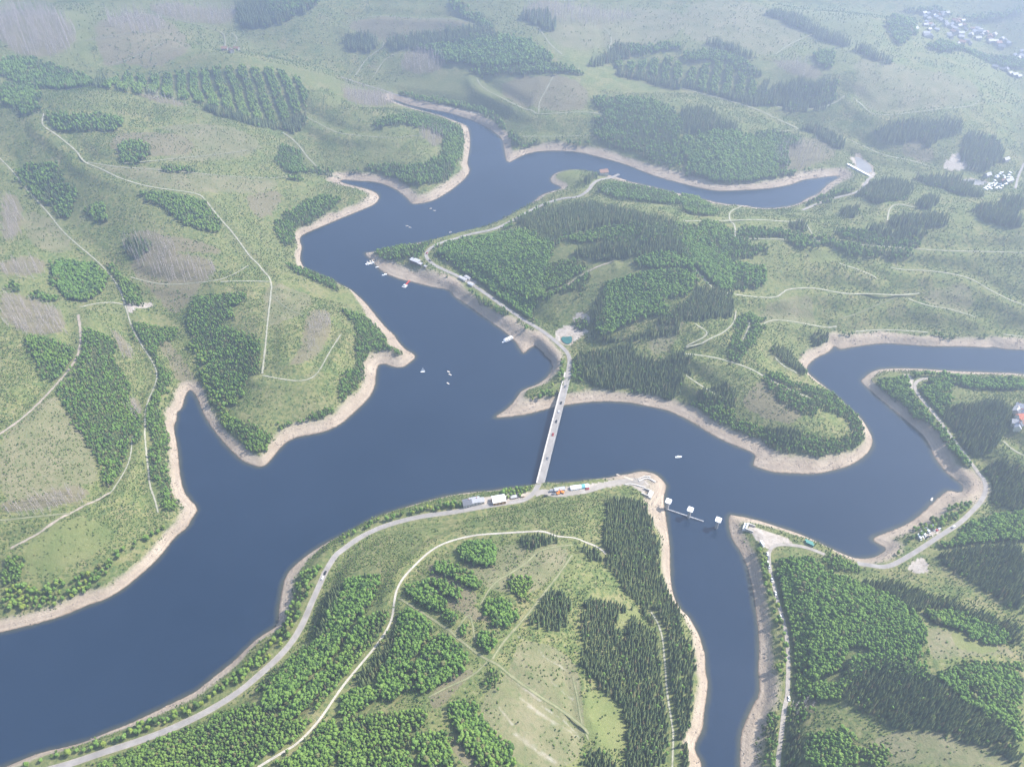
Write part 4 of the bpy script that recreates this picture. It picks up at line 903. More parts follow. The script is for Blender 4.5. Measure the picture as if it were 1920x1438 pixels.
# ------------------------------------------------------------------ single trees near the aeroplane, the rest of each kind as one mass
FULL = {k: np.vstack(v) if v else np.zeros((0, 8)) for k, v in TREES.items()}
def in_frame(T, hgt):
    x, y, z = T[:, 0], T[:, 1], T[:, 2] + hgt - CAM_H
    d = y * CP - z * SP; u = CX + F_PX * x / d; v = CY - F_PX * (y * SP + z * CP) / d
    return (u > 4) & (u < 1916) & (v > 4) & (v < 1432), np.sqrt(x * x + y * y + z * z)
NAMES = {'B': ('broadleaf_tree', 'broadleaf_forest'), 'R': ('roadside_tree', 'roadside_trees'), 'S': ('spruce_tree', 'spruce_forest'), 'Y': ('sapling', 'sapling_forest'), 'D': ('dead_spruce', 'dead_spruce_forest'), 'U': ('shrub', 'shrubs_undergrowth')}
def mass(name, T, shapes, label):
    """one object: points with size, turn, shape and tint; geometry nodes set a tree on each"""
    src = bpy.data.collections.new(name + '_shapes')
    for i, s in enumerate(shapes):
        o = bpy.data.objects.new('%s_shape_%02d' % (name, i), s); src.objects.link(o)
    me = bpy.data.meshes.new(name); me.vertices.add(len(T)); me.vertices.foreach_set('co', T[:, :3].astype(np.float32).ravel())
    for n, c in (('size', 3), ('turn', 4), ('tint', 6)):
        q = me.attributes.new(n, 'FLOAT', 'POINT'); q.data.foreach_set('value', T[:, c].astype(np.float32))
    q = me.attributes.new('pick', 'INT', 'POINT'); q.data.foreach_set('value', T[:, 5].astype(np.int32))
    o = link(name, me)
    ng = bpy.data.node_groups.new(name, 'GeometryNodeTree'); ng.interface.new_socket('Geometry', in_out='INPUT', socket_type='NodeSocketGeometry'); ng.interface.new_socket('Geometry', in_out='OUTPUT', socket_type='NodeSocketGeometry')
    gi, go = ng.nodes.new('NodeGroupInput'), ng.nodes.new('NodeGroupOutput')
    ip = ng.nodes.new('GeometryNodeInstanceOnPoints'); ci = ng.nodes.new('GeometryNodeCollectionInfo')
    ci.inputs['Collection'].default_value = src; ci.inputs['Separate Children'].default_value = True; ci.inputs['Reset Children'].default_value = True
    def attr(n, t):
        a = ng.nodes.new('GeometryNodeInputNamedAttribute'); a.data_type = t; a.inputs['Name'].default_value = n; return a.outputs['Attribute']
    cx = ng.nodes.new('ShaderNodeCombineXYZ'); ng.links.new(attr('turn', 'FLOAT'), cx.inputs[2])
    ng.links.new(gi.outputs[0], ip.inputs['Points']); ng.links.new(ci.outputs[0], ip.inputs['Instance']); ip.inputs['Pick Instance'].default_value = True
    ng.links.new(attr('pick', 'INT'), ip.inputs['Instance Index']); ng.links.new(cx.outputs[0], ip.inputs['Rotation']); ng.links.new(attr('size', 'FLOAT'), ip.inputs['Scale'])
    ng.links.new(ip.outputs[0], go.inputs[0])
    md = o.modifiers.new('trees', 'NODES'); md.node_group = ng
    return tag(o, label, kind='stuff')

# stones and stumps lying on the bare shore
def make_stone(seed):
    rg_ = np.random.default_rng(seed); a = Acc()
    for k in range(3):
        v = ICO1[0] * (rg_.uniform(.25, .6) * (.7 + .6 * rg_.random(len(ICO1[0]))))[:, None] * np.array([1, .8, .55]); a.add(v + np.array([*rg_.normal(0, .5, 2), .1]), ICO1[1])
    return a.build('stone_shape', [M_STONE])
M_STONE = simple('shore_stone', (.27, .225, .185), .95, .3, .6)
STONES = [make_stone(200 + i) for i in range(3)]
rg = np.random.default_rng(77)
P = rg.uniform((-1500, 200), (1700, 2000), (420000, 2)); b_ = look(BT, P)
P = P[(b_ > .06) & (b_ < 1.05)]; P = P[rg.random(len(P)) < .5 + .8 * fbm(P[:, 0], P[:, 1], 25, 2, 71)]
r_ = np.hypot(P[:, 0], P[:, 1])
STONE_T = np.column_stack([P, look(HT, P), rg.uniform(.5, 1.5, len(P)) * np.clip(r_ / 900, .9, 1.6), rg.uniform(0, 6.28, len(P)), rg.integers(0, 3, len(P)), np.zeros(len(P)), np.zeros(len(P))])
# ------------------------------------------------------------------ small made things: meshes from boxes, prisms and bars
class MB:
    def __init__(s): s.bm = bmesh.new()
    def box(s, x0, x1, y0, y1, z0, z1, bev=0.0):
        r = bmesh.ops.create_cube(s.bm, size=1); vs = r['verts']
        for v in vs: v.co = ((x0 + x1) / 2 + v.co.x * (x1 - x0), (y0 + y1) / 2 + v.co.y * (y1 - y0), (z0 + z1) / 2 + v.co.z * (z1 - z0))
        if bev:
            es = {e for v in vs for e in v.link_edges}; bmesh.ops.bevel(s.bm, geom=list(es), offset=bev, segments=2, affect='EDGES', profile=.6)
        return s
    def prism(s, outline, z0, z1, top=None):
        """outline: (x, y) list; top: outline at z1 if different"""
        n = len(outline); top = top or outline
        a = [s.bm.verts.new((x, y, z0)) for x, y in outline]; b = [s.bm.verts.new((x, y, z1)) for x, y in top]
        for i in range(n): s.bm.faces.new((a[i], a[(i + 1) % n], b[(i + 1) % n], b[i]))
        s.bm.faces.new(a[::-1]); s.bm.faces.new(b); return s
    def side(s, prof, y0, y1):
        """profile in x, z pushed along y"""
        a = [s.bm.verts.new((x, y0, z)) for x, z in prof]; b = [s.bm.verts.new((x, y1, z)) for x, z in prof]; n = len(prof)
        for i in range(n): s.bm.faces.new((a[i], b[i], b[(i + 1) % n], a[(i + 1) % n]))
        s.bm.faces.new(a); s.bm.faces.new(b[::-1]); return s
    def bar(s, p0, p1, r, n=8, r1=None):
        p0, p1 = Vector(p0), Vector(p1); d = p1 - p0
        m = Matrix.Translation((p0 + p1) / 2) @ d.to_track_quat('Z', 'Y').to_matrix().to_4x4()
        bmesh.ops.create_cone(s.bm, cap_ends=True, segments=n, radius1=r, radius2=r if r1 is None else r1, depth=d.length, matrix=m); return s
    def gable(s, w, d, z0, zr, over=.4, thick=.25):
        """pitched roof, ridge along x"""
        x = w / 2 + over; y = d / 2 + over; dz = (zr - z0) * over / (d / 2)
        s.side_x([(-y, z0 - dz), (0, zr), (y, z0 - dz), (y, z0 - dz + thick), (0, zr + thick), (-y, z0 - dz + thick)], -x, x); return s
    def side_x(s, prof, x0, x1):
        a = [s.bm.verts.new((x0, y, z)) for y, z in prof]; b = [s.bm.verts.new((x1, y, z)) for y, z in prof]; n = len(prof)
        for i in range(n): s.bm.faces.new((a[i], a[(i + 1) % n], b[(i + 1) % n], b[i]))
        s.bm.faces.new(a[::-1]); s.bm.faces.new(b); return s
    def build(s, name, mat, parent=None, smooth=False):
        bmesh.ops.recalc_face_normals(s.bm, faces=s.bm.faces[:])
        me = bpy.data.meshes.new(name); s.bm.to_mesh(me); s.bm.free()
        if smooth: me.polygons.foreach_set('use_smooth', [True] * len(me.polygons))
        return link(name, me, [mat], parent)
def root(name, label, cat, loc=(0, 0, 0), rot=0.0, group=None):
    o = bpy.data.objects.new(name, None); COL.objects.link(o); o.location = loc; o.rotation_euler = (0, 0, rot); o.empty_display_size = 1
    return tag(o, label, cat, group)
KIDS = {}
def kids(o):
    return [c for c in o.children]
def copy_tree(o, loc, rot, label=None, group=None, mats=None, scale=None):
    """a copy of a thing and of every part under it"""
    def cp(s, parent):
        c = s.copy(); COL.objects.link(c)
        if parent is not None: c.parent = parent
        if mats and s.type == 'MESH' and s.name.split('.')[0] in mats:
            c.data = painted(s.data, mats[s.name.split('.')[0]])
        for k in kids(s): cp(k, c)
        return c
    r = cp(o, None); r.location = loc; r.rotation_euler = (0, 0, rot)
    if scale is not None: r.scale = scale if hasattr(scale, '__len__') else (scale,) * 3
    if label: r['label'] = label
    if group: r['group'] = group
    return r
_P = {}
def painted(me, mat):
    k = (me.name, mat.name)
    if k not in _P:
        _P[k] = me.copy(); _P[k].materials.clear(); _P[k].materials.append(mat)
    return _P[k]
def pos(px, py, up=0.0):
    p = to_ground(px, py)[0]; return Vector((p[0], p[1], max(float(ground(*p)[0]), 0) + up))
def afloat(px, py, up=0.0):
    p = on_plane(px, py, 0.0); return Vector((float(p[0]), float(p[1]), up))
def heading(a, b):
    """bearing on the ground of the photo line a -> b"""
    p, q = to_ground(*a)[0], to_ground(*b)[0]; return math.atan2(q[1] - p[1], q[0] - p[0])
def whead(a, b):
    p, q = on_plane(*a), on_plane(*b); return math.atan2(q[1] - p[1], q[0] - p[0])

C = {n: simple(n, c, r, v, s) for n, c, r, v, s in [
    ('white_paint', (.80, .80, .79), .45, .04, .5), ('white_sheet_roof', (.82, .82, .81), .6, .04, .3), ('concrete', (.46, .435, .40), .9, .14, .35), ('pale_concrete', (.50, .465, .42), .9, .10, .3),
    ('slate_roof', (.17, .175, .20), .7, .2, 1.2), ('grey_metal_roof', (.42, .42, .45), .5, .12, .8), ('red_tile_roof', (.48, .17, .11), .8, .2, 1.2), ('brown_tile_roof', (.30, .18, .13), .8, .2, 1.2), ('pale_roof', (.42, .41, .42), .6, .1, .6),
    ('cream_render', (.68, .63, .54), .9, .06, .3), ('ochre_boards', (.62, .36, .15), .8, .12, .8), ('grey_render', (.50, .49, .47), .9, .08, .3), ('dim_render', (.30, .29, .28), .9, .1, .3), ('dark_timber', (.12, .085, .06), .85, .2, 1.0), ('pale_timber', (.52, .44, .34), .85, .14, .8),
    ('window_glass_dark', (.03, .04, .05), .12, .1, 1.0), ('black_rubber', (.02, .02, .02), .8, .1, 2.0), ('orange_paint', (.75, .25, .04), .45, .08, .8), ('teal_sheet', (.16, .42, .48), .55, .1, .6), ('green_paint', (.08, .24, .20), .55, .1, .6),
    ('car_black', (.02, .021, .024), .25, .05, 1.0), ('car_grey', (.22, .23, .25), .28, .05, 1.0), ('car_red', (.38, .03, .03), .28, .05, 1.0), ('car_silver', (.55, .56, .58), .28, .05, 1.0), ('car_blue', (.04, .09, .26), .28, .05, 1.0), ('steel', (.33, .33, .34), .5, .1, .8), ('sail_cloth', (.86, .86, .85), .8, .03, .5), ('red_paint', (.6, .07, .05), .5, .08, .8)]}
C['car_white'] = C['white_paint']

# ---- vehicles (x forward)
def make_car(name, label, body):
    t = root(name, label, 'car')
    m = MB(); m.side([(-2.15, .32), (2.15, .30), (2.2, .62), (1.95, .80), (1.0, .93), (-1.95, .98), (-2.2, .85), (-2.2, .5)], -.88, .88); bo = m.build('body', C[body], t)
    m = MB(); m.prism([(-1.85, -.78), (.95, -.78), (.95, .78), (-1.85, .78)], .935, 1.42, [(-1.45, -.62), (.25, -.62), (.25, .62), (-1.45, .62)]); m.build('glasshouse', C['window_glass_dark'], t)
    m = MB(); m.box(-1.42, .22, -.61, .61, 1.425, 1.47, .02); m.build('roof', C[body], t)
    for x in (-1.35, 1.35):
        for y in (-.83, .83):
            m = MB(); m.bar((x, y - .11, .32), (x, y + .11, .32), .32, 12); m.build('wheel', C['black_rubber'], t)
    return t
def make_camper(name, label):
    t = root(name, label, 'camper van')
    m = MB(); m.box(-3.4, 1.6, -1.15, 1.15, .45, 2.95, .14); m.build('living_box', C['white_paint'], t)
    m = MB(); m.side([(1.62, .45), (3.3, .45), (3.35, .95), (2.75, 1.2), (2.1, 2.15), (1.62, 2.15)], -1.0, 1.0); m.build('cab', C['white_paint'], t)
    m = MB(); m.side([(2.18, 2.1), (2.72, 1.28), (2.79, 1.28), (2.25, 2.1)], -.9, .9); m.build('windscreen', C['window_glass_dark'], t)
    m = MB(); m.box(-2.2, -1.4, -.4, .4, 2.96, 3.08, .03); m.build('roof_hatch', C['car_grey'], t)
    for x in (-2.2, 2.4):
        for y in (-1.02, 1.02):
            m = MB(); m.bar((x, y - .12, .36), (x, y + .12, .36), .36, 12); m.build('wheel', C['black_rubber'], t)
    return t
def make_caravan(name, label):
    t = root(name, label, 'caravan')
    m = MB(); m.side([(-3.1, .5), (3.0, .5), (3.25, 1.2), (2.9, 2.5), (-2.9, 2.6), (-3.2, 2.2)], -1.2, 1.2); m.build('body', C['white_paint'], t)
    m = MB(); m.side([(3.02, 2.2), (3.17, 1.5), (3.24, 1.5), (3.09, 2.2)], -.9, .9); m.build('front_window', C['window_glass_dark'], t)
    m = MB(); m.box(-2.2, 2.0, -3.3, -1.22, 1.9, 2.1, .02); m.build('awning', C['grey_metal_roof'], t)
    for y in (-1.1, 1.1):
        m = MB(); m.bar((0, y - .1, .33), (0, y + .1, .33), .33, 12); m.build('wheel', C['black_rubber'], t)
    return t
# ---- houses
def make_house(name, label, w, d, h, rise, wall, roof, cat='house', rows=1, chimney=True):
    t = root(name, label, cat)
    m = MB(); m.box(-w / 2, w / 2, -d / 2, d / 2, -2.5, h)
    for sx in (-1, 1): m.side_x([(-d / 2, h), (d / 2, h), (0, h + rise)], sx * w / 2 - (.3 if sx > 0 else 0), sx * w / 2 + (.3 if sx < 0 else 0))
    m.build('wall', C[wall], t)
    m = MB(); m.gable(w, d, h, h + rise); rf = m.build('roof', C[roof], t)
    if chimney:
        m = MB(); m.box(w * .18, w * .18 + .7, -.35, .35, h + rise * .6, h + rise + 1.1); m.build('chimney', C['red_tile_roof'], rf)
    n = max(2, int(w / 3))
    for r in range(rows):
        for sy in (-1, 1):
            for i in range(n):
                x = -w / 2 + (i + .5) * w / n; z = .9 + r * 2.7
                m = MB(); m.box(x - .5, x + .5, sy * d / 2 - .05, sy * d / 2 + .05, z, z + 1.2, .015); m.build('window', C['window_glass_dark'], t)
    m = MB(); m.box(-.5, .5, -d / 2 - .07, -d / 2 + .05, 0, 2.1, .02) if False else m.box(w * .5 - .05, w * .5 + .07, -.5, .5, 0, 2.1, .02); m.build('door', C['dark_timber'], t)
    return t
def make_far_house(label, roof, w=11.0, d=8.5):
    t = root('house', label, 'house')
    m = MB(); m.box(-w / 2, w / 2, -d / 2, d / 2, -3, 5)
    for sx in (-1, 1): m.side_x([(-d / 2, 5), (d / 2, 5), (0, 8.2)], sx * w / 2 - (.3 if sx > 0 else 0), sx * w / 2 + (.3 if sx < 0 else 0))
    m.build('wall', C['dim_render'], t)
    m = MB(); m.gable(w, d, 5, 8.2, .5); m.build('roof', C[roof], t)
    return t
# ---- boats (x forward, z 0 = water line)
def hull_outline(l, w, k=1.0):
    return [(-l / 2, -w / 2 * .8 * k), (-l * .2, -w / 2 * k), (l * .2, -w / 2 * .92 * k), (l * .38, -w / 2 * .55 * k), (l / 2 * (.6 + .4 * k), 0), (l * .38, w / 2 * .55 * k), (l * .2, w / 2 * .92 * k), (-l * .2, w / 2 * k), (-l / 2, w / 2 * .8 * k)]
def make_rowboat(name, label, l=4.6, w=1.7, mat='white_paint', cat='boat'):
    t = root(name, label, cat)
    m = MB(); m.prism(hull_outline(l, w, .72), -.3, .45, hull_outline(l, w)); m.build('hull', C[mat], t)
    m = MB(); m.prism([(x * .86, y * .8) for x, y in hull_outline(l, w)], .453, .50); m.build('cockpit', C['pale_timber'], t)
    for x in (-l * .2, l * .1):
        m = MB(); m.box(x - .16, x + .16, -w * .40, w * .40, .505, .62); m.build('seat', C['pale_timber'], t)
    return t
def make_motorboat(label, l=8.0, w=2.7):
    t = root('motorboat', label, 'motorboat')
    m = MB(); m.prism(hull_outline(l, w, .75), -.4, .9, hull_outline(l, w)); m.build('hull', C['white_paint'], t)
    m = MB(); m.prism([(-l * .28, -w * .36), (l * .12, -w * .36), (l * .12, w * .36), (-l * .28, w * .36)], .903, 2.0, [(-l * .24, -w * .3), (l * .02, -w * .3), (l * .02, w * .3), (-l * .24, w * .3)]); cb = m.build('cabin', C['white_paint'], t)
    m = MB(); m.box(l * .045, l * .075, -w * .27, w * .27, 1.35, 1.75); m.build('windscreen', C['window_glass_dark'], t)
    return t
# ------------------------------------------------------------------ the road bridge
def end_of(k, i): w, z = road_lines[k][0], road_lines[k][1]; return Vector((w[i][0], w[i][1], z[i]))
b0, b1 = end_of(0, -1), end_of(1, 0)
bd = Vector((b1.x - b0.x, b1.y - b0.y, 0)); BL = bd.length; bang = math.atan2(bd.y, bd.x)
bridge = root('road_bridge', 'long straight concrete road bridge crossing the lake', 'bridge', (b0.x, b0.y, 0), bang)
z0, z1 = b0.z + .35, b1.z + .35
def slope_box(name, mat, y0, y1, d0, d1, x0=-5.0, x1=None):
    """a bar along the bridge that follows its gradient; d0, d1 = bottom and top over the deck line"""
    x1 = BL + 5.0 if x1 is None else x1
    za = z0 + (z1 - z0) * x0 / BL; zc = z0 + (z1 - z0) * x1 / BL
    hump = [(x0, za), ((x0 + x1) / 2, (za + zc) / 2 + 1.0), (x1, zc)]
    m = MB(); m.side([(x, z + d0) for x, z in hump] + [(x, z + d1) for x, z in hump[::-1]], y0, y1); return m.build(name, mat, bridge)
slope_box('deck', C['concrete'], -4.5, 4.5, -1.5, -.05)
slope_box('roadway', ROADM['asphalt'], -3.1, 3.1, -.045, .02)
slope_box('footway', C['pale_concrete'], 3.1, 4.25, -.045, .16); slope_box('footway', C['pale_concrete'], -4.25, -3.1, -.045, .16)
slope_box('parapet', C['pale_concrete'], 4.25, 4.5, -.045, 1.05); slope_box('parapet', C['pale_concrete'], -4.5, -4.25, -.045, 1.05)
for k in range(1, 6):
    x = BL * k / 6; zt = z0 + (z1 - z0) * k / 6 - 1.0
    m = MB(); m.prism([(x - 1.1, -3.6), (x + 1.1, -3.6), (x + 1.1, 3.6), (x - 1.1, 3.6)], -14, zt, [(x - .8, -3.2), (x + .8, -3.2), (x + .8, 3.2), (x - .8, 3.2)]); m.build('pillar', C['concrete'], bridge)
# ------------------------------------------------------------------ unfinished bridge: three piers, two abutments
def rsq(a, b, r, n=5):
    o = []
    for cx, cy, s in ((a - r, b - r, 0), (-a + r, b - r, 1), (-a + r, -b + r, 2), (a - r, -b + r, 3)):
        for i in range(n + 1):
            t = (s + i / n) * math.pi / 2; o.append((cx + r * math.cos(t), cy + r * math.sin(t)))
    return o
pa = whead((1250, 954), (1343, 989))
for i, (x, y) in enumerate(((1250.5, 954), (1291, 969.5), (1343, 989))):
    t = root('bridge_pier', ['white capped bridge pier standing at the edge of the shore', 'white capped bridge pier in the water beside the floating walkway', 'white capped bridge pier standing alone off the narrow point'][i], 'bridge pier', afloat(x, y), pa, 'white capped piers of the unfinished bridge')
    m = MB(); m.prism(rsq(1.3, 1.9, .6), -13, 11.2); m.build('column', C['concrete'], t)
    m = MB(); m.prism(rsq(1.6, 2.2, .7), 11.2, 12.4, rsq(3.0, 3.4, 1.1)); m.build('cap', C['pale_concrete'], t)
    m = MB(); m.prism(rsq(3.0, 3.4, 1.1), 12.4, 13.3); m.build('platform', C['white_sheet_roof'], t)
p0, p1 = afloat(1249, 954.5), afloat(1319.6, 978)
t = root('floating_walkway', 'long thin floating walkway running out past the first two piers', 'pontoon', p0, math.atan2(p1.y - p0.y, p1.x - p0.x))
wl = (p1 - p0).length
for k in range(8):
    m = MB(); m.box(wl * k / 8 + .15, wl * (k + 1) / 8 - .15, -1.0, 1.0, -.3, .38, .08); m.build('float', C['steel'], t)
m = MB(); m.box(0, wl, -.95, -.87, .38, 1.3); m.build('railing', C['steel'], t)
def abutment(px, py, rot, label, w=9.0, d=7.5):
    t = root('bridge_abutment', label, 'abutment', pos(px, py), rot)
    m = MB(); m.box(-.9, .9, -w / 2, w / 2, -5, 3.2); m.build('back_wall', C['pale_concrete'], t)
    for s in (-1, 1):
        m = MB(); m.box(-d, -.9, s * w / 2 - (.9 if s > 0 else 0), s * w / 2 + (.9 if s < 0 else 0), -5, 3.0); m.build('wing_wall', C['pale_concrete'], t)
    m = MB(); m.box(.9, 3.4, -w / 2 + .3, w / 2 - .3, -6, 1.6); m.build('bearing_seat', C['white_sheet_roof'], t)
    for y in (-2.6, 0, 2.6):
        m = MB(); m.box(1.6, 2.5, y - .5, y + .5, 1.6, 2.0, .05); m.build('bearing', C['steel'], t)
abutment(1217, 927, pa, 'white concrete abutment on the blunt grey point by the spruces')
abutment(1400, 989, pa + math.pi, 'white concrete abutment on the narrow grassy point')
# slip and low walls on the building site
def ribbon(name, label, cat, mat, ptsx, w, h, z_up=.1, water_end=False):
    q = np.array([[float(v) for v in p.split(',')] for p in ptsx.split()]); g = to_ground(q[:, 0], q[:, 1]); g = resample(smooth_poly(g, False), 2.0)
    z = smooth1(np.maximum(look(HT, g), 0), 2) + z_up; c = g.mean(0); t = np.gradient(g, axis=0); t /= np.hypot(t[:, 0], t[:, 1])[:, None]; n = np.stack([-t[:, 1], t[:, 0]], 1)
    v = []
    for s, zz in ((-1, -1.5), (-1, h), (1, h), (1, -1.5)): v.append(np.column_stack([g - c + n * s * w / 2, z + zz - z.mean()]))
    k = len(g); V = np.stack(v, 1).reshape(-1, 3); i = np.arange(k - 1)[:, None] * 4 + np.arange(3)[None, :]
    me = mesh_np(name, V, np.stack([i, i + 4, i + 5, i + 1], -1).reshape(-1, 4)[:, ::-1]); o = link(name, me, [mat]); o.location = (c[0], c[1], z.mean()); return tag(o, label, cat)
ribbon('slipway', 'narrow pale slipway dipping into the water by the building site', 'slipway', C['pale_timber'], "1156,889 1165,892 1178,897 1187,900", 2.2, .25)
ribbon('retaining_wall', 'outer of two pale curved walls on the blunt point', 'wall', C['pale_concrete'], "1196,899 1204,895 1212,893 1220,895", 1.3, .9)
ribbon('retaining_wall', 'inner of two pale curved walls on the blunt point', 'wall', C['pale_concrete'], "1198,903 1206,898 1216,897 1224,901 1229,905", 1.6, 1.0)
ribbon('retaining_wall', 'pale curved wall between the spruces and the gravel road end', 'wall', C['pale_concrete'], "1172,909 1182,907 1192,909 1200,912 1210,914", 1.2, .8)
# ------------------------------------------------------------------ buildings at the south end of the bridge
ra = heading((880, 950), (960, 938))
def put_house(px, py, rot, *a, **k):
    t = make_house(*a, **k); t.location = pos(px, py); t.rotation_euler = (0, 0, rot); return t
put_house(935, 940, ra, 'lakeside_hall', 'large white roofed hall with ochre boarded walls by the road', 13.5, 9.0, 4.6, 2.2, 'ochre_boards', 'white_sheet_roof', 'hall', 1, False)
put_house(876, 946, ra, 'slate_house', 'dark slate roofed house at the left end of the roadside buildings', 9.0, 8.0, 4.5, 3.2, 'grey_render', 'slate_roof')
put_house(890, 942.5, ra, 'guest_house', 'grey metal roofed guest house between slate house and white hall', 10.5, 7.5, 4.8, 2.4, 'grey_render', 'grey_metal_roof', 'house', 2)
put_house(902, 941, ra, 'annexe', 'small grey gabled annexe right of the guest house', 6.0, 6.0, 3.6, 2.0, 'cream_render', 'pale_roof', 'house', 1, False)
put_house(963, 933.5, ra, 'site_hut', 'long pale hut among the trees right of the white hall', 6.0, 3.0, 2.5, .5, 'pale_timber', 'pale_roof', 'hut', 1, False)
put_house(980, 930.5, ra, 'garden_shed', 'small yellowish shed nearest the bridge end', 3.6, 3.0, 2.4, .8, 'ochre_boards', 'pale_timber', 'shed', 1, False)
rb = heading((1040, 922), (1100, 914))
put_house(1049, 919.5, rb, 'workshop_shed', 'long low pale roofed shed behind the orange excavator', 11.0, 4.0, 3.0, .8, 'pale_timber', 'pale_roof', 'shed', 1, False)
def tent(px, py, label, w, d, mat):
    t = root('site_tent', label, 'tent', pos(px, py), rb)
    m = MB(); m.side_x([(-d / 2, 0), (d / 2, 0), (d / 2, 2.3), (d * .25, 3.4), (0, 3.8), (-d * .25, 3.4), (-d / 2, 2.3)], -w / 2, w / 2); m.build('canopy', mat, t)
    m = MB(); m.box(w / 2 - .02, w / 2 + .05, -d * .2, d * .2, 0, 2.4); m.build('door_flap', C['car_grey'], t)
tent(1076, 916, 'biggest white tent on the gravel site right of the bridge', 8.0, 5.5, C['white_sheet_roof'])
tent(1086, 914.5, 'small white tent between the big tent and the teal one', 4.0, 5.0, C['white_paint'])
tent(1092.5, 913.5, 'teal sheeted tent on the gravel site', 4.6, 5.0, C['teal_sheet'])
tent(1100, 912.5, 'white tent at the right end of the tent row', 4.2, 5.0, C['white_sheet_roof'])
def excavator(px, py, rot, label):
    t = root('excavator', label, 'excavator', pos(px, py), rot)
    for y in (-1.05, 1.05):
        m = MB(); m.box(-2.0, 2.0, y - .3, y + .3, .05, .95, .3); m.build('track', C['black_rubber'], t)
    m = MB(); m.box(-2.1, 1.1, -1.3, 1.3, 1.0, 2.1, .15); m.build('body', C['orange_paint'], t)
    m = MB(); m.box(.1, 1.6, .1, 1.25, 1.2, 3.0, .1); m.build('cab', C['orange_paint'], t)
    m = MB(); m.bar((.9, -.4, 1.7), (3.6, -.4, 4.1), .24, 6).bar((3.6, -.4, 4.1), (5.6, -.4, 2.0), .2, 6); m.build('boom', C['orange_paint'], t)
    m = MB(); m.side([(5.2, 2.1), (6.1, 1.9), (6.0, .7), (5.3, .8)], -1.0, .2); m.build('bucket', C['steel'], t)
excavator(1047, 925.5, rb + .3, 'orange excavator parked in front of the long low shed')
excavator(1054, 924, rb + 2.6, 'second orange excavator, parked to the right of the first')
def container(px, py, rot, label, mat, l=6.1, w=2.5, up=0):
    t = root('site_container', label, 'container', pos(px, py, up), rot)
    m = MB(); m.box(-l / 2, l / 2, -w / 2, w / 2, .1, 2.6, .05); m.build('shell', mat, t)
    m = MB(); m.box(-l / 2 - .04, -l / 2 + .02, -w * .4, w * .4, .3, 2.4); m.build('door', C['steel'], t)
    m = MB(); m.box(-l * .2, l * .05, -w / 2 - .04, -w / 2 + .04, 1.1, 2.1); m.build('window', C['window_glass_dark'], t)
container(1036, 921.5, rb, 'dark grey container at the road junction by the bridge', C['car_grey'])
rc = heading((1500, 1012), (1530, 1026))
container(1516, 1017.5, rc, 'upper of two green containers beside the lakeside track', C['green_paint'], 8.0); container(1518, 1021, rc, 'lower of two green containers beside the lakeside track', C['green_paint'], 8.0)
# ------------------------------------------------------------------ peninsula with the boat landing
rp = heading((768, 490), (792, 498))
t = put_house(779, 492, rp, 'boat_house', 'grey flat roofed boat house on the wooded peninsula', 15.0, 8.0, 4.0, .7, 'dark_timber', 'grey_metal_roof', 'boat house', 1, False)
put_house(787, 496.5, rp, 'outbuilding', 'lower grey roofed wing in front of the boat house', 9.0, 5.0, 3.0, .5, 'dark_timber', 'pale_roof', 'building', 1, False)
put_house(798, 501.5, rp, 'small_hut', 'tiny pale hut among trees right of the boat house', 4.0, 3.2, 2.4, .7, 'pale_timber', 'pale_roof', 'hut', 1, False)
rq = heading((860, 522), (890, 538))
put_house(868, 525, rq, 'roadside_kiosk', 'long pale roofed kiosk on the lake side of the road', 13.0, 4.5, 3.0, .6, 'cream_render', 'pale_roof', 'kiosk', 1, False)
put_house(877, 523, rq, 'roadside_kiosk', 'pale roofed kiosk on the hill side of the road', 10.0, 4.5, 3.0, .8, 'cream_render', 'pale_roof', 'kiosk', 1, False)
put_house(883, 535.5, rq, 'roadside_kiosk', 'last pale roofed kiosk before the road bends along the shore', 9.0, 4.5, 3.0, .6, 'cream_render', 'grey_metal_roof', 'kiosk', 1, False)
put_house(1131, 329, heading((1126, 330), (1140, 331)), 'lakeside_inn', 'tall brown roofed inn near the tip of the far promontory', 15.0, 11.0, 8.0, 3.6, 'grey_render', 'brown_tile_roof', 'inn', 3)
put_house(1144, 363.5, heading((1138, 362), (1150, 366)), 'low_building', 'low pinkish building at the wood edge below the inn', 15.0, 9.0, 4.0, .8, 'cream_render', 'pale_roof', 'building', 1, False)
for (x, y, l) in ((434, 98.5, 'middle of three hazy farm houses by the fork of tracks'), (444, 95, 'right of three hazy farm houses by the fork of tracks'), (422, 95, 'left of three hazy farm houses by the fork of tracks')):
    h = make_far_house(l, 'brown_tile_roof', 11, 8); h.location = pos(x, y); h.rotation_euler = (0, 0, x * .7); h['group'] = 'hazy farm houses in the far valley'
h = make_far_house('lone white hut under the striped plantation', 'pale_roof', 8, 6); h.location = pos(1456, 195); h.name = 'white_hut'; h['category'] = 'hut'
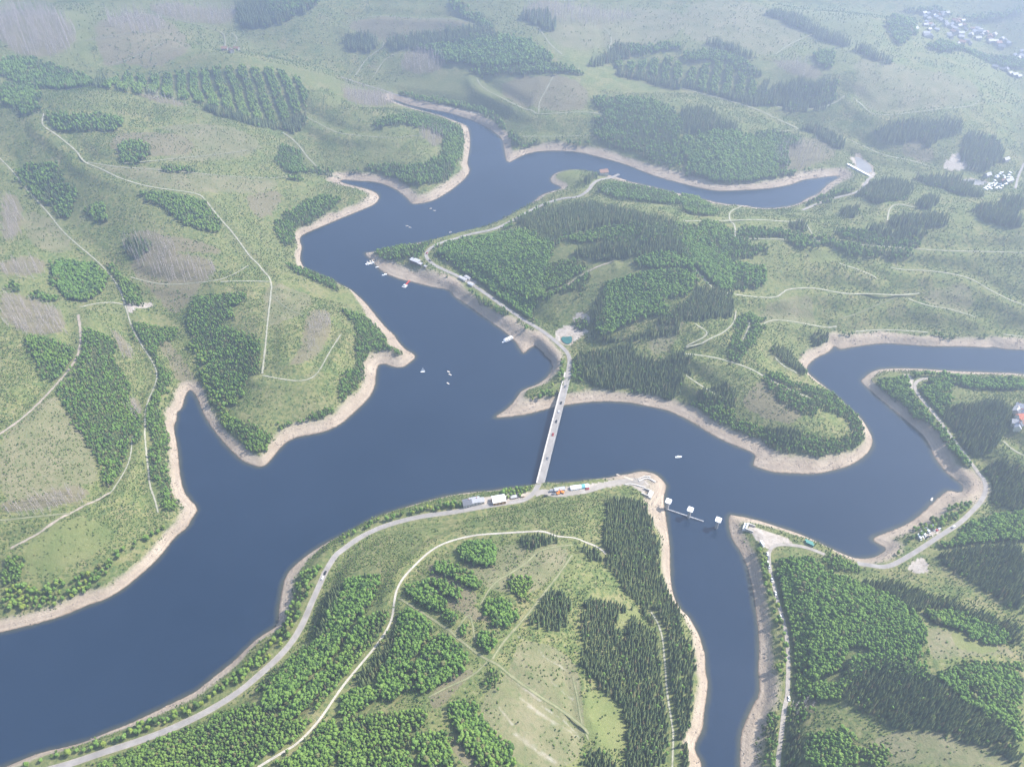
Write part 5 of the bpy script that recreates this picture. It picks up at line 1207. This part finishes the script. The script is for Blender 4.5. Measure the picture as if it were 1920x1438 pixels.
# ------------------------------------------------------------------ hamlet at the right edge
HAMLET = [(1913, 787, 'red_tile_roof', 'large red roofed house of the hamlet at the right edge'), (1910, 765, 'grey_metal_roof', 'grey roofed house at the top of the hamlet'), (1903, 773, 'pale_roof', 'pale roofed house left of the hamlet lane'), (1908, 777, 'slate_roof', 'dark slate house just above the red roofed house'),
          (1903.5, 795, 'pale_roof', 'long pale roofed barn below the red roofed house'), (1912, 798, 'slate_roof', 'slate roofed house under the pale barn'), (1906, 803, 'grey_metal_roof', 'small grey roofed house lowest in the hamlet'), (1917, 795, 'brown_tile_roof', 'brown roofed house beside the red one'), (1917, 779, 'grey_metal_roof', 'grey roofed house at the frame edge above the red one')]
for i, (x, y, r, l) in enumerate(HAMLET):
    big = i == 0
    h = make_house('hamlet_house', l, 12 if big or i == 4 else 9, 8 if big else 6.5, 5.5 if big else 4.2, 3.2, 'cream_render', r, 'house', 1, True); h.location = pos(x, y); h.rotation_euler = (0, 0, [.2, 2.7, .9, .4, -.15, .6, 1.1, .3, 1.8][i]); h['group'] = 'houses of the hamlet at the right edge'
# ------------------------------------------------------------------ far village
VIL = "470,115 540,130 650,150 690,152 550,215 590,240 630,265 680,285 712,308 690,340 722,328 800,330 830,270 880,300 900,245 955,260 770,365 830,385 980,335 810,445 740,470 925,465 1000,400 930,520 760,510 880,625 940,610 1075,620 1020,575 1110,385 1190,385 1080,490 1150,450 1230,410 1280,445 1330,447 1185,545 1260,482 1380,515 1385,555 1380,592 1450,485 1570,545 1680,620 1560,680 1460,590 350,150 380,210 400,290 445,315 370,330 490,355 430,400 550,405 100,430 150,440 210,400 70,380 200,452 380,470 450,515 370,502 1455,990 1560,1020 1630,1040 1690,1090 1760,1115 1830,1135 1785,815 1885,750 1660,855 1830,915 1830,850 1890,830 1750,890 1215,440 1175,415 650,185 600,175 900,345 860,425 1510,620 1620,575 430,165 505,180 410,240"
roofs = ['slate_roof', 'grey_metal_roof', 'brown_tile_roof', 'pale_roof']
protos = {r: make_far_house('%s house of the hazy village in the far right corner' % {'slate_roof': 'dark roofed', 'grey_metal_roof': 'grey roofed', 'brown_tile_roof': 'brown roofed', 'pale_roof': 'pale roofed'}[r], r, 13, 9.5) for r in roofs}
used = set(); rv = random.Random(3)
for i, s in enumerate(VIL.split()):
    x, y = [float(v) for v in s.split(',')]; p = pos(1690 + x / 8.35, 10 + y / 8.35)
    r = roofs[rv.choice([0, 0, 1, 2, 3, 3])]; a = rv.uniform(0, 3.14); g = 'houses of the far village'
    if r not in used: o = protos[r]; used.add(r); o.location = p; o.rotation_euler = (0, 0, a); o['group'] = g
    else: copy_tree(protos[r], p, a, None, g, None, rv.uniform(.7, 1.1))
for r in roofs:
    if r not in used: copy_tree  # every roof colour is used
# ------------------------------------------------------------------ camp site
CAMP = "900,750 945,715 1000,680 1050,765 1120,620 1180,660 1210,622 1150,690 1200,745 1060,640 940,782 1300,750 1350,690 1100,700 1240,720 1295,380 1340,345 1195,470 1240,430 1390,435 1500,470 1520,410 1550,350 1570,470 1420,480 1380,560 1320,590 1160,550 1580,520 1440,640 1260,655 1015,730 1310,650 1230,455 1010,640"
cv = make_caravan('caravan', 'white caravan on the crowded camp site by the small pond')
for i, s in enumerate(CAMP.split()):
    x, y = [float(v) for v in s.split(',')]; p = pos(1780 + x / 13.71, 300 + y / 13.71); a = rv.choice([.4, .5, 2.0, .3]) + rv.uniform(-.2, .2)
    if i == 0: cv.location = p; cv.rotation_euler = (0, 0, a); cv.scale = (1, 1, 1); cv['group'] = 'caravans on the camp site'
    else: copy_tree(cv, p, a, None, 'caravans on the camp site', None, (rv.uniform(.8, 1.2), 1, 1))
for x, y, w, l in ((1889, 343, 16, 'pinkish flat roofed building in the middle of the camp site'), (1878, 344.5, 9, 'narrow brown building left of the pinkish camp building'), (1850, 332, 12, 'long pale building at the head of the small pond'), (1884, 303, 12, 'pale house in the trees above the camp site')):
    h = make_far_house(l, 'brown_tile_roof' if 'brown' in l else 'pale_roof', w, 8); h.location = pos(x, y); h.rotation_euler = (0, 0, .5); h.name = 'camp_building'; h['category'] = 'building'
# ------------------------------------------------------------------ fore dam, with the water behind it
def pool(px_pts, level, name, label, mat):
    q = np.array([[float(v) for v in p.split(',')] for p in px_pts.split()]); w = smooth_poly(on_plane(q[:, 0], q[:, 1], level)); c = w.mean(0)
    bm = bmesh.new(); bm.faces.new([bm.verts.new((x - c[0], y - c[1], 0)) for x, y in w]); bmesh.ops.recalc_face_normals(bm, faces=bm.faces[:])
    me = bpy.data.meshes.new(name); bm.to_mesh(me); bm.free()
    if me.polygons[0].normal.z < 0: me.flip_normals()
    o = link(name, me, [mat]); o.location = (c[0], c[1], level); return tag(o, label, kind='structure')
for pl in POOLS: pool(pl[0], pl[1], 'water', pl[2], M_POND if pl[3] else M_SHALLOW)
d0, d1 = on_plane(1592, 309.5, 11.0), on_plane(1627, 328.5, 11.0); dl = float(np.hypot(*(d1 - d0))); da = math.atan2(d1[1] - d0[1], d1[0] - d0[0])
t = root('fore_dam', 'small pale fore dam with two white spillways at the far right arm', 'dam', (float(d0[0]), float(d0[1]), 0), da)
m = MB(); m.side_x([(-8.5, -3), (1.5, -3), (1.5, 11.0), (-1.5, 11.0)], -2, dl + 2); m.build('dam_wall', C['concrete'], t)
m = MB(); m.box(-4, dl + 4, -2.2, 2.2, 11.0, 11.9); m.build('crest', C['white_paint'], t)
for x in (.30, .48):
    m = MB(); m.side_x([(-9.5, -2), (-1.6, -2), (-1.6, 10.2), (-2.2, 10.2)], dl * x - 2.6, dl * x + 2.6); m.build('spillway', C['white_sheet_roof'], t)
m = MB(); m.box(dl * .12 - 3, dl * .12 + 3, -6.5, -1.6, -2, 9, .2); m.build('gate_house', C['grey_render'], t)
# ------------------------------------------------------------------ boats
def float_boat(t, px, py, rot): t.location = afloat(px, py); t.rotation_euler = (0, 0, rot); return t
t = root('excursion_boat', 'long white excursion boat moored with its stern to the beach', 'excursion boat', afloat(951, 638.5), whead((962, 633), (940, 644)))
m = MB(); m.prism(hull_outline(18, 4.8, .82), -.6, 1.1, hull_outline(18, 4.8)); m.build('hull', C['white_paint'], t)
m = MB(); m.prism([(-8, -2.0), (4.5, -2.0), (5.6, -1.2), (5.6, 1.2), (4.5, 2.0), (-8, 2.0)], 1.103, 2.9); cab = m.build('saloon', C['white_paint'], t)
for s in (-1, 1):
    m = MB(); m.box(-7.4, 4.2, s * 2.0 - .04, s * 2.0 + .04, 1.75, 2.5); m.build('window_band', C['window_glass_dark'], cab)
m = MB(); m.box(-8.3, 4.9, -2.15, 2.15, 2.9, 3.05, .04); m.build('sun_deck', C['white_sheet_roof'], t)
m = MB(); m.box(1.8, 3.8, -1.1, 1.1, 3.05, 4.5, .12); m.build('wheelhouse', C['white_paint'], t)
m = MB(); m.bar((-6, 1.9, 3.05), (1, 1.9, 4.0), .05).bar((-6, -1.9, 3.05), (1, -1.9, 4.0), .05).box(-6, .5, -.3, .3, 3.05, 3.5); m.build('bench', C['pale_timber'], t)
t = root('sailing_boat', 'small sailing boat with a raised white sail in mid lake', 'sailing boat', afloat(793, 697.5), .2)
m = MB(); m.prism(hull_outline(6.2, 2.2, .7), -.4, .7, hull_outline(6.2, 2.2)); m.build('hull', C['white_paint'], t)
m = MB(); m.bar((.6, 0, .3), (.6, 0, 8.6), .07); m.build('mast', C['steel'], t)
m = MB(); m.side([(.5, 1.3), (-2.6, 1.4), (.5, 8.3)], -.03, .03); m.build('mainsail', C['sail_cloth'], t)
m = MB(); m.side([(.75, 7.2), (.8, 1.2), (2.9, .9)], -.03, .03); m.build('jib', C['sail_cloth'], t)
rowp = make_rowboat('rowing_boat', 'upper of two small boats side by side right of the sailing boat'); float_boat(rowp, 841.3, 697.4, -.7); rowp['group'] = 'small boats out on the lake'
for x, y, a, l, s in ((844.2, 702.8, -.6, 'lower of two small boats side by side right of the sailing boat', 1), (840.3, 719.2, -.8, 'single small boat below the pair, right of the sailing boat', 1), (807.5, 391.5, .3, 'left of two small boats below the sharp far headland', .95), (815, 395.5, -.2, 'right of two small boats below the sharp far headland', .95),
                      (763.5, 424, .2, 'left of two small boats in the bend of the upper lake', .95), (769, 427, -.3, 'right of two small boats in the bend of the upper lake', .95), (844.5, 436, .6, 'lone small boat close under the wooded hill', .95), (1747, 936, .9, 'white boat lying off the sandy spit of the right arm', 1.2)):
    copy_tree(rowp, afloat(x, y), a, l, 'small boats out on the lake', None, s)
mb = make_motorboat('white motorboat nosed onto the peninsula beach'); float_boat(mb, 720.5, 516, whead((726, 514), (715, 517.5)))
m2 = copy_tree(mb, afloat(1272.5, 857.3), .15, 'pale motorboat alone in the right arm of the lake')
m3 = copy_tree(mb, afloat(707.5, 501.5), .4, 'smaller pale motorboat near the white jetty', None, None, .7)
t = root('jetty', 'white jetty off the tip of the wooded peninsula', 'jetty', afloat(703, 491.5), whead((703, 491.5), (687, 495.5)))
m = MB(); m.box(-1, 15, -.8, .8, .1, .5); m.build('walkway', C['white_paint'], t)
for k in range(4):
    m = MB(); m.box(2 + k * 3.2, 2.6 + k * 3.2, -3.6, 3.6, .05, .42); m.build('finger', C['white_paint'], t)
ja = whead((703, 491.5), (687, 495.5))
for k, (x, y) in enumerate(((698.5, 489.8), (694.5, 490.6), (696.5, 494.5), (689.5, 492.4))):
    copy_tree(rowp, afloat(x, y), ja + 1.57, ['white boat nearest the shore on the upper side of the white jetty', 'second white boat on the upper side of the white jetty', 'white boat on the lower side of the white jetty', 'white boat at the far upper end of the white jetty'][k], 'boats at the white jetty', None, 1.15)
m4 = copy_tree(mb, afloat(690.3, 496), ja, 'biggest white boat, lying at the outer end of the white jetty', 'boats at the white jetty', None, (.9, 1.2, 1))
t = root('red_jetty', 'red railed landing stage with a pale platform below the boat house', 'jetty', afloat(767, 528.5), whead((767, 528.5), (759, 537)))
m = MB(); m.box(-2, 9, -.7, .7, .3, .6); m.build('gangway', C['red_paint'], t)
for s in (-1, 1):
    m = MB(); m.box(-2, 9, s * .7 - .05, s * .7 + .05, .6, 1.4); m.build('railing', C['red_paint'], t)
m = MB(); m.prism(rsq(4.0, 3.2, .6), -.3, .6); pl_ = m.build('platform', C['pale_roof'], t); pl_.location = (12.5, 0, 0)
m = MB(); m.box(11.0, 13.6, -1.2, 1.2, .6, 2.6, .1); m.build('cabin', C['white_paint'], t)
# ------------------------------------------------------------------ cars
def lane(px, py, a, b, up=.12): return pos(px, py, up), heading(a, b)
def on_bridge(px, py):
    p = on_plane(px, py, (z0 + z1) / 2 + .8); x = (p[0] - b0.x) * math.cos(bang) + (p[1] - b0.y) * math.sin(bang)
    k = min(max(x / BL, 0), 1); return Vector((float(p[0]), float(p[1]), z0 + (z1 - z0) * k + 1.0 * (1 - abs(2 * k - 1)) * 1.0 + .04))
car = make_car('car', 'dark grey car first onto the bridge from the wooded end', 'car_grey'); car.location = on_bridge(1060.3, 726); car.rotation_euler = (0, 0, bang + math.pi); car['group'] = 'cars on the bridge'
CARS = {}
def add_car(loc, rot, label, body, group):
    copy_tree(car, loc, rot, label, group, {'body': C[body], 'roof': C[body]})
for x, y, l, b, f in ((1052, 756.5, 'second car from the wooded end of the bridge, black', 'car_black', 1), (1047.6, 773, 'pale silver car a third of the way along the bridge', 'car_silver', 0), (1043.2, 791, 'dark car near the middle of the bridge', 'car_black', 1), (1036.8, 814.5, 'reddish car just past the middle of the bridge', 'car_red', 1), (1026.7, 858, 'dark car nearest the southern end of the bridge', 'car_grey', 1)):
    add_car(on_bridge(x, y), bang + (math.pi if f else 0), l, b, 'cars on the bridge')
for x, y, a, b, l, c, g in ((605, 1084.5, (600, 1094), (610, 1072), 'white car on the shaded curve of the near road', 'car_white', 'cars on the near shore road'), (610, 1074.5, (606, 1083), (614, 1064), 'dark car ahead of the white one on the near road', 'car_black', 'cars on the near shore road'),
    (800.5, 475.5, (798, 479), (802, 470), 'dark red car on the tight bend above the peninsula', 'car_red', 'cars on the peninsula road'), (806, 489.5, (802, 484), (810, 494), 'dark car below the tight bend above the peninsula', 'car_black', 'cars on the peninsula road'),
    (1023, 930.5, (1020, 931), (1030, 929), 'black car on the gravel at the bridge junction', 'car_black', 'cars at the bridge junction'), (1038, 927, (1036, 927), (1046, 926), 'grey car between junction and excavators', 'car_grey', 'cars at the bridge junction'), (1101, 917.5, (1098, 918), (1108, 916), 'brown car parked below the last white tent', 'car_red', 'cars at the bridge junction'),
    (1739.5, 1007, (1730, 1012), (1748, 1002), 'dark car waiting in front of the camper vans', 'car_black', 'cars at the lay-by'), (1757, 994.5, (1748, 999), (1764, 990), 'red brown car at the right end of the lay-by', 'car_red', 'cars at the lay-by'), (1761, 992, (1752, 997), (1768, 988), 'white car at the right end of the lay-by', 'car_white', 'cars at the lay-by'), (1788, 988, (1780, 993), (1796, 983), 'white car passing above the lay-by', 'car_white', 'cars at the lay-by'), (1786, 989.5, (1780, 993), (1796, 983), 'grey car right behind the white one above the lay-by', 'car_grey', 'cars at the lay-by'), (1728, 1005, (1724, 1001), (1734, 1010), 'small white car between the two left camper vans', 'car_white', 'cars at the lay-by'),
    (1438.7, 1039, (1438, 1035), (1439, 1045), 'white car first in the line down the shaded shore track', 'car_white', 'cars parked along the shaded shore track'), (1440.5, 1046, (1440, 1042), (1441, 1052), 'grey car second in the line down the shaded shore track', 'car_grey', 'cars parked along the shaded shore track'), (1439.6, 1056, (1439, 1050), (1440, 1062), 'white car third in the line down the shaded shore track', 'car_white', 'cars parked along the shaded shore track'), (1442, 1063.5, (1441, 1058), (1443, 1070), 'silver car fourth in the line down the shaded shore track', 'car_silver', 'cars parked along the shaded shore track'), (1447.5, 1088, (1446, 1082), (1449, 1095), 'white car fifth in the line down the shaded shore track', 'car_white', 'cars parked along the shaded shore track'), (1454, 1113, (1452, 1107), (1456, 1120), 'white car sixth in the line down the shaded shore track', 'car_white', 'cars parked along the shaded shore track'), (1463, 1157, (1461, 1150), (1464, 1164), 'white car far down the shore track, past the parked line', 'car_white', 'cars parked along the shaded shore track'), (1479, 1310, (1478, 1300), (1479, 1320), 'white car alone where the shore track meets the ravine', 'car_white', 'cars parked along the shaded shore track')):
    p, r = lane(x, y, a, b, .25); add_car(p, r, l, c, g)
cam_ = make_camper('camper_van', 'leftmost of the four white camper vans at the lay-by')
ha = heading((1719, 1004), (1727, 1012))
for i, (x, y, l) in enumerate(((1723, 1008.5, 'leftmost of the four white camper vans at the lay-by'), (1731, 1002.5, 'second camper van from the left at the lay-by'), (1738.5, 996.5, 'third camper van from the left at the lay-by'), (1750, 991.5, 'rightmost of the four white camper vans at the lay-by'))):
    if i == 0: cam_.location = pos(x, y, .1); cam_.rotation_euler = (0, 0, ha); cam_['group'] = 'camper vans at the lay-by'
    else: copy_tree(cam_, pos(x, y, .1), ha + [.0, .1, .25, -.5][i], l, 'camper vans at the lay-by')
copy_tree(cam_, pos(1428.7, 1021, .1), heading((1425, 1016), (1431, 1024)), 'white van parked on the building site of the narrow point')
# ------------------------------------------------------------------ single trees


PLACE = {0: 'between the near road and the bare shore', 1: 'on the shore strip left of the white hall', 2: 'behind the white hall near the bridge end', 3: 'in the upper green strip between near road and white track', 4: 'in the lower green strip between near road and white track', 5: 'on the slope just below the near road', 6: 'in the mixed wood at the bottom edge between road and white track', 7: 'along the left side of the white track', 8: 'below the two green strips by the road', 9: 'in the corner of wood right of the white track', 10: 'in the big block just right of the white track', 11: 'along the right edge of the white track',
 12: 'in the wide block left of the path crossing', 13: 'in the long slanting strip above the path crossing', 14: 'in the thin sparse strip over the red brown ground', 15: 'in the slanting strip under the white track bend', 16: 'in the patch at the top of the clearing by the track', 17: 'in the small square stand right of the red brown ground', 18: 'in the small clump just above the path crossing', 19: 'in the open patch beside the grassy path', 20: 'in the conifer plot in the middle of the clearing', 21: 'in the long strip running off the bottom of the dry clearing', 22: 'in the bottom strip left of the long one', 23: 'in the small rounded stand right of the white track', 24: 'in the mixed wood with yellow crowns at the bottom edge', 25: 'in the bottom wood beside the white track', 26: 'in the small stand between the bottom strips',
 27: 'in the hedge along the top of the white track', 28: 'where the white track ends', 29: 'in the long belt above the narrow channel shore', 30: 'in the big stand round the two green glades', 31: 'in the dark clump at the bottom of the dry clearing', 32: 'in the scattered clump below the path crossing', 33: 'on the blunt point above the piers', 34: 'on the narrow channel shore at the right of the peninsula', 35: 'in the big wood right of the shaded shore track', 36: 'in the dark belt across the right hand wood', 44: 'along the shaded shore track of the right bank', 49: 'below the lay-by with camper vans', 54: 'between the bridge head and the small bay', 139: 'in the bright row round the left headland', 147: 'on the near end of the left shore', 162: 'by the bend of the right hand road',
 169: 'in the grey stand under the bend of the pale track', 170: 'in the grey wood at the left edge above the brown track', 171: 'in the grey fringe along the lower left track', 173: 'on the brown patch of the left headland', 174: 'beside the green wood at the left stream', 175: 'at the lower end of the left green wood', 182: 'at the ravine mouth in the lower right', -1: 'growing alone on the open clearing'}
WORD = {'B': 'rounded green tree', 'R': 'leafy roadside tree', 'S': 'dark pointed spruce', 'D': 'bare grey dead spruce', 'Y': 'small young tree'}
PLUR = {'B': 'green trees', 'R': 'roadside trees', 'S': 'spruces', 'D': 'dead spruces', 'Y': 'young trees'}
CATS = {'B': 'tree', 'R': 'tree', 'S': 'spruce', 'D': 'dead tree', 'Y': 'young tree'}
def pick_nearest(k, n):
    T = FULL[k]; ok, d = in_frame(T, 3.0); i = np.flatnonzero(ok); i = i[np.argsort(d[i])[:n]]
    FULL[k] = np.delete(T, i, 0); return T[i]
def part_mesh(me, keep, name):
    bm = bmesh.new(); bm.from_mesh(me); bmesh.ops.delete(bm, geom=[f for f in bm.faces if f.material_index != keep], context='FACES')
    for f in bm.faces: f.material_index = 0
    o = bpy.data.meshes.new(name); bm.to_mesh(o); bm.free(); o.materials.append(me.materials[keep]); return o
SPLIT = [(part_mesh(m_, 0, 'crown'), part_mesh(m_, 1, 'trunk')) for m_ in SHAPES['R']]
for k, n in (('B', 295), ('R', 300), ('S', 295), ('D', 295), ('Y', 295)):
    for x, y, z, s_, tu, sh, ti, st in pick_nearest(k, n):
        pl = PLACE.get(int(st), 'in the farther woods'); w_ = WORD[k]
        if k == 'R' and ti > .35: w_ = 'yellow green tree'
        if k == 'R':
            o = root('roadside_tree', None, 'tree'); a, b = SPLIT[int(sh)]
            for nm, me_ in (('crown', a), ('trunk', b)):
                c = bpy.data.objects.new(nm, me_); COL.objects.link(c); c.parent = o; c['tint'] = float(ti)
        else:
            o = bpy.data.objects.new(NAMES[k][0], SHAPES[k][int(sh)]); COL.objects.link(o); o['tint'] = float(ti)
        o.location = (x, y, z); o.rotation_euler = (0, 0, tu); o.scale = (s_, s_, s_)
        tag(o, w_ + ' ' + pl, CATS[k], ('yellow green ' if w_.startswith('yellow') else '') + PLUR[k] + ' ' + pl)
# ------------------------------------------------------------------ masses
for k in 'BRSYDU':
    T = FULL[k]
    if len(T): mass(NAMES[k][1], T, SHAPES[k], {'B': 'bright green broadleaf woods on the hills', 'R': 'rest of the roadside trees', 'S': 'dark spruce woods', 'Y': 'young conifers and birches growing back', 'D': 'pale dead spruces', 'U': 'low scrub on the cleared slopes'}[k])
    print(k, len(T), file=open('/tmp/counts.txt', 'a'))
mass('shore_stones', STONE_T, STONES, 'stones and stumps scattered over the bare shore'); print('stones', len(STONE_T), file=open('/tmp/counts.txt', 'a'))
# ------------------------------------------------------------------ air, light
bm = bmesh.new(); bmesh.ops.create_cube(bm, size=1)
me = bpy.data.meshes.new('haze'); bm.to_mesh(me); bm.free()
hz = link('haze', me); hz.location = (0, 0, (700 - 13.5) / 2); hz.scale = (12600, 12600, 713.5)
mh = bpy.data.materials.new('haze_air'); mh.use_nodes = True; nt = mh.node_tree
for n in list(nt.nodes):
    if n.type != 'OUTPUT_MATERIAL': nt.nodes.remove(n)
pv = nt.nodes.new('ShaderNodeVolumePrincipled'); pv.inputs['Color'].default_value = (.64, .775, 1.0, 1); pv.inputs['Density'].default_value = 0.00047; pv.inputs['Anisotropy'].default_value = .55
nt.links.new(pv.outputs[0], [n for n in nt.nodes if n.type == 'OUTPUT_MATERIAL'][0].inputs['Volume'])
me.materials.append(mh); tag(hz, 'pale summer haze that thickens with distance', kind='stuff')
SUN_AZ, SUN_EL = R(73), R(48)
w = bpy.data.worlds.new('World'); sc.world = w; w.use_nodes = True; nt = w.node_tree
sky = nt.nodes.new('ShaderNodeTexSky'); sky.sky_type = 'NISHITA'; sky.sun_disc = False; sky.sun_elevation = SUN_EL; sky.sun_rotation = SUN_AZ; sky.altitude = 600; sky.dust_density = 2.0
nt.links.new(sky.outputs[0], nt.nodes['Background'].inputs[0]); nt.nodes['Background'].inputs[1].default_value = .14
sd = bpy.data.lights.new('sun', 'SUN'); sd.energy = 5.0; sd.angle = R(.5); sd.color = (1, .95, .87)
so = bpy.data.objects.new('sun', sd); COL.objects.link(so)
v = Vector((math.sin(SUN_AZ) * math.cos(SUN_EL), math.cos(SUN_AZ) * math.cos(SUN_EL), math.sin(SUN_EL)))
so.rotation_euler = v.to_track_quat('Z', 'Y').to_euler()
sc.view_settings.view_transform = 'Standard'; sc.view_settings.look = 'None'; sc.view_settings.gamma = 1.0; sc.view_settings.exposure = 1.46
cy = sc.cycles
cy.max_bounces = 5; cy.diffuse_bounces = 3; cy.glossy_bounces = 2; cy.transmission_bounces = 2; cy.volume_bounces = 0; cy.transparent_max_bounces = 4
cy.use_denoising = True
try: cy.denoiser = 'OPENIMAGEDENOISE'; cy.denoising_input_passes = 'RGB_ALBEDO_NORMAL'
except Exception as e: print(e)
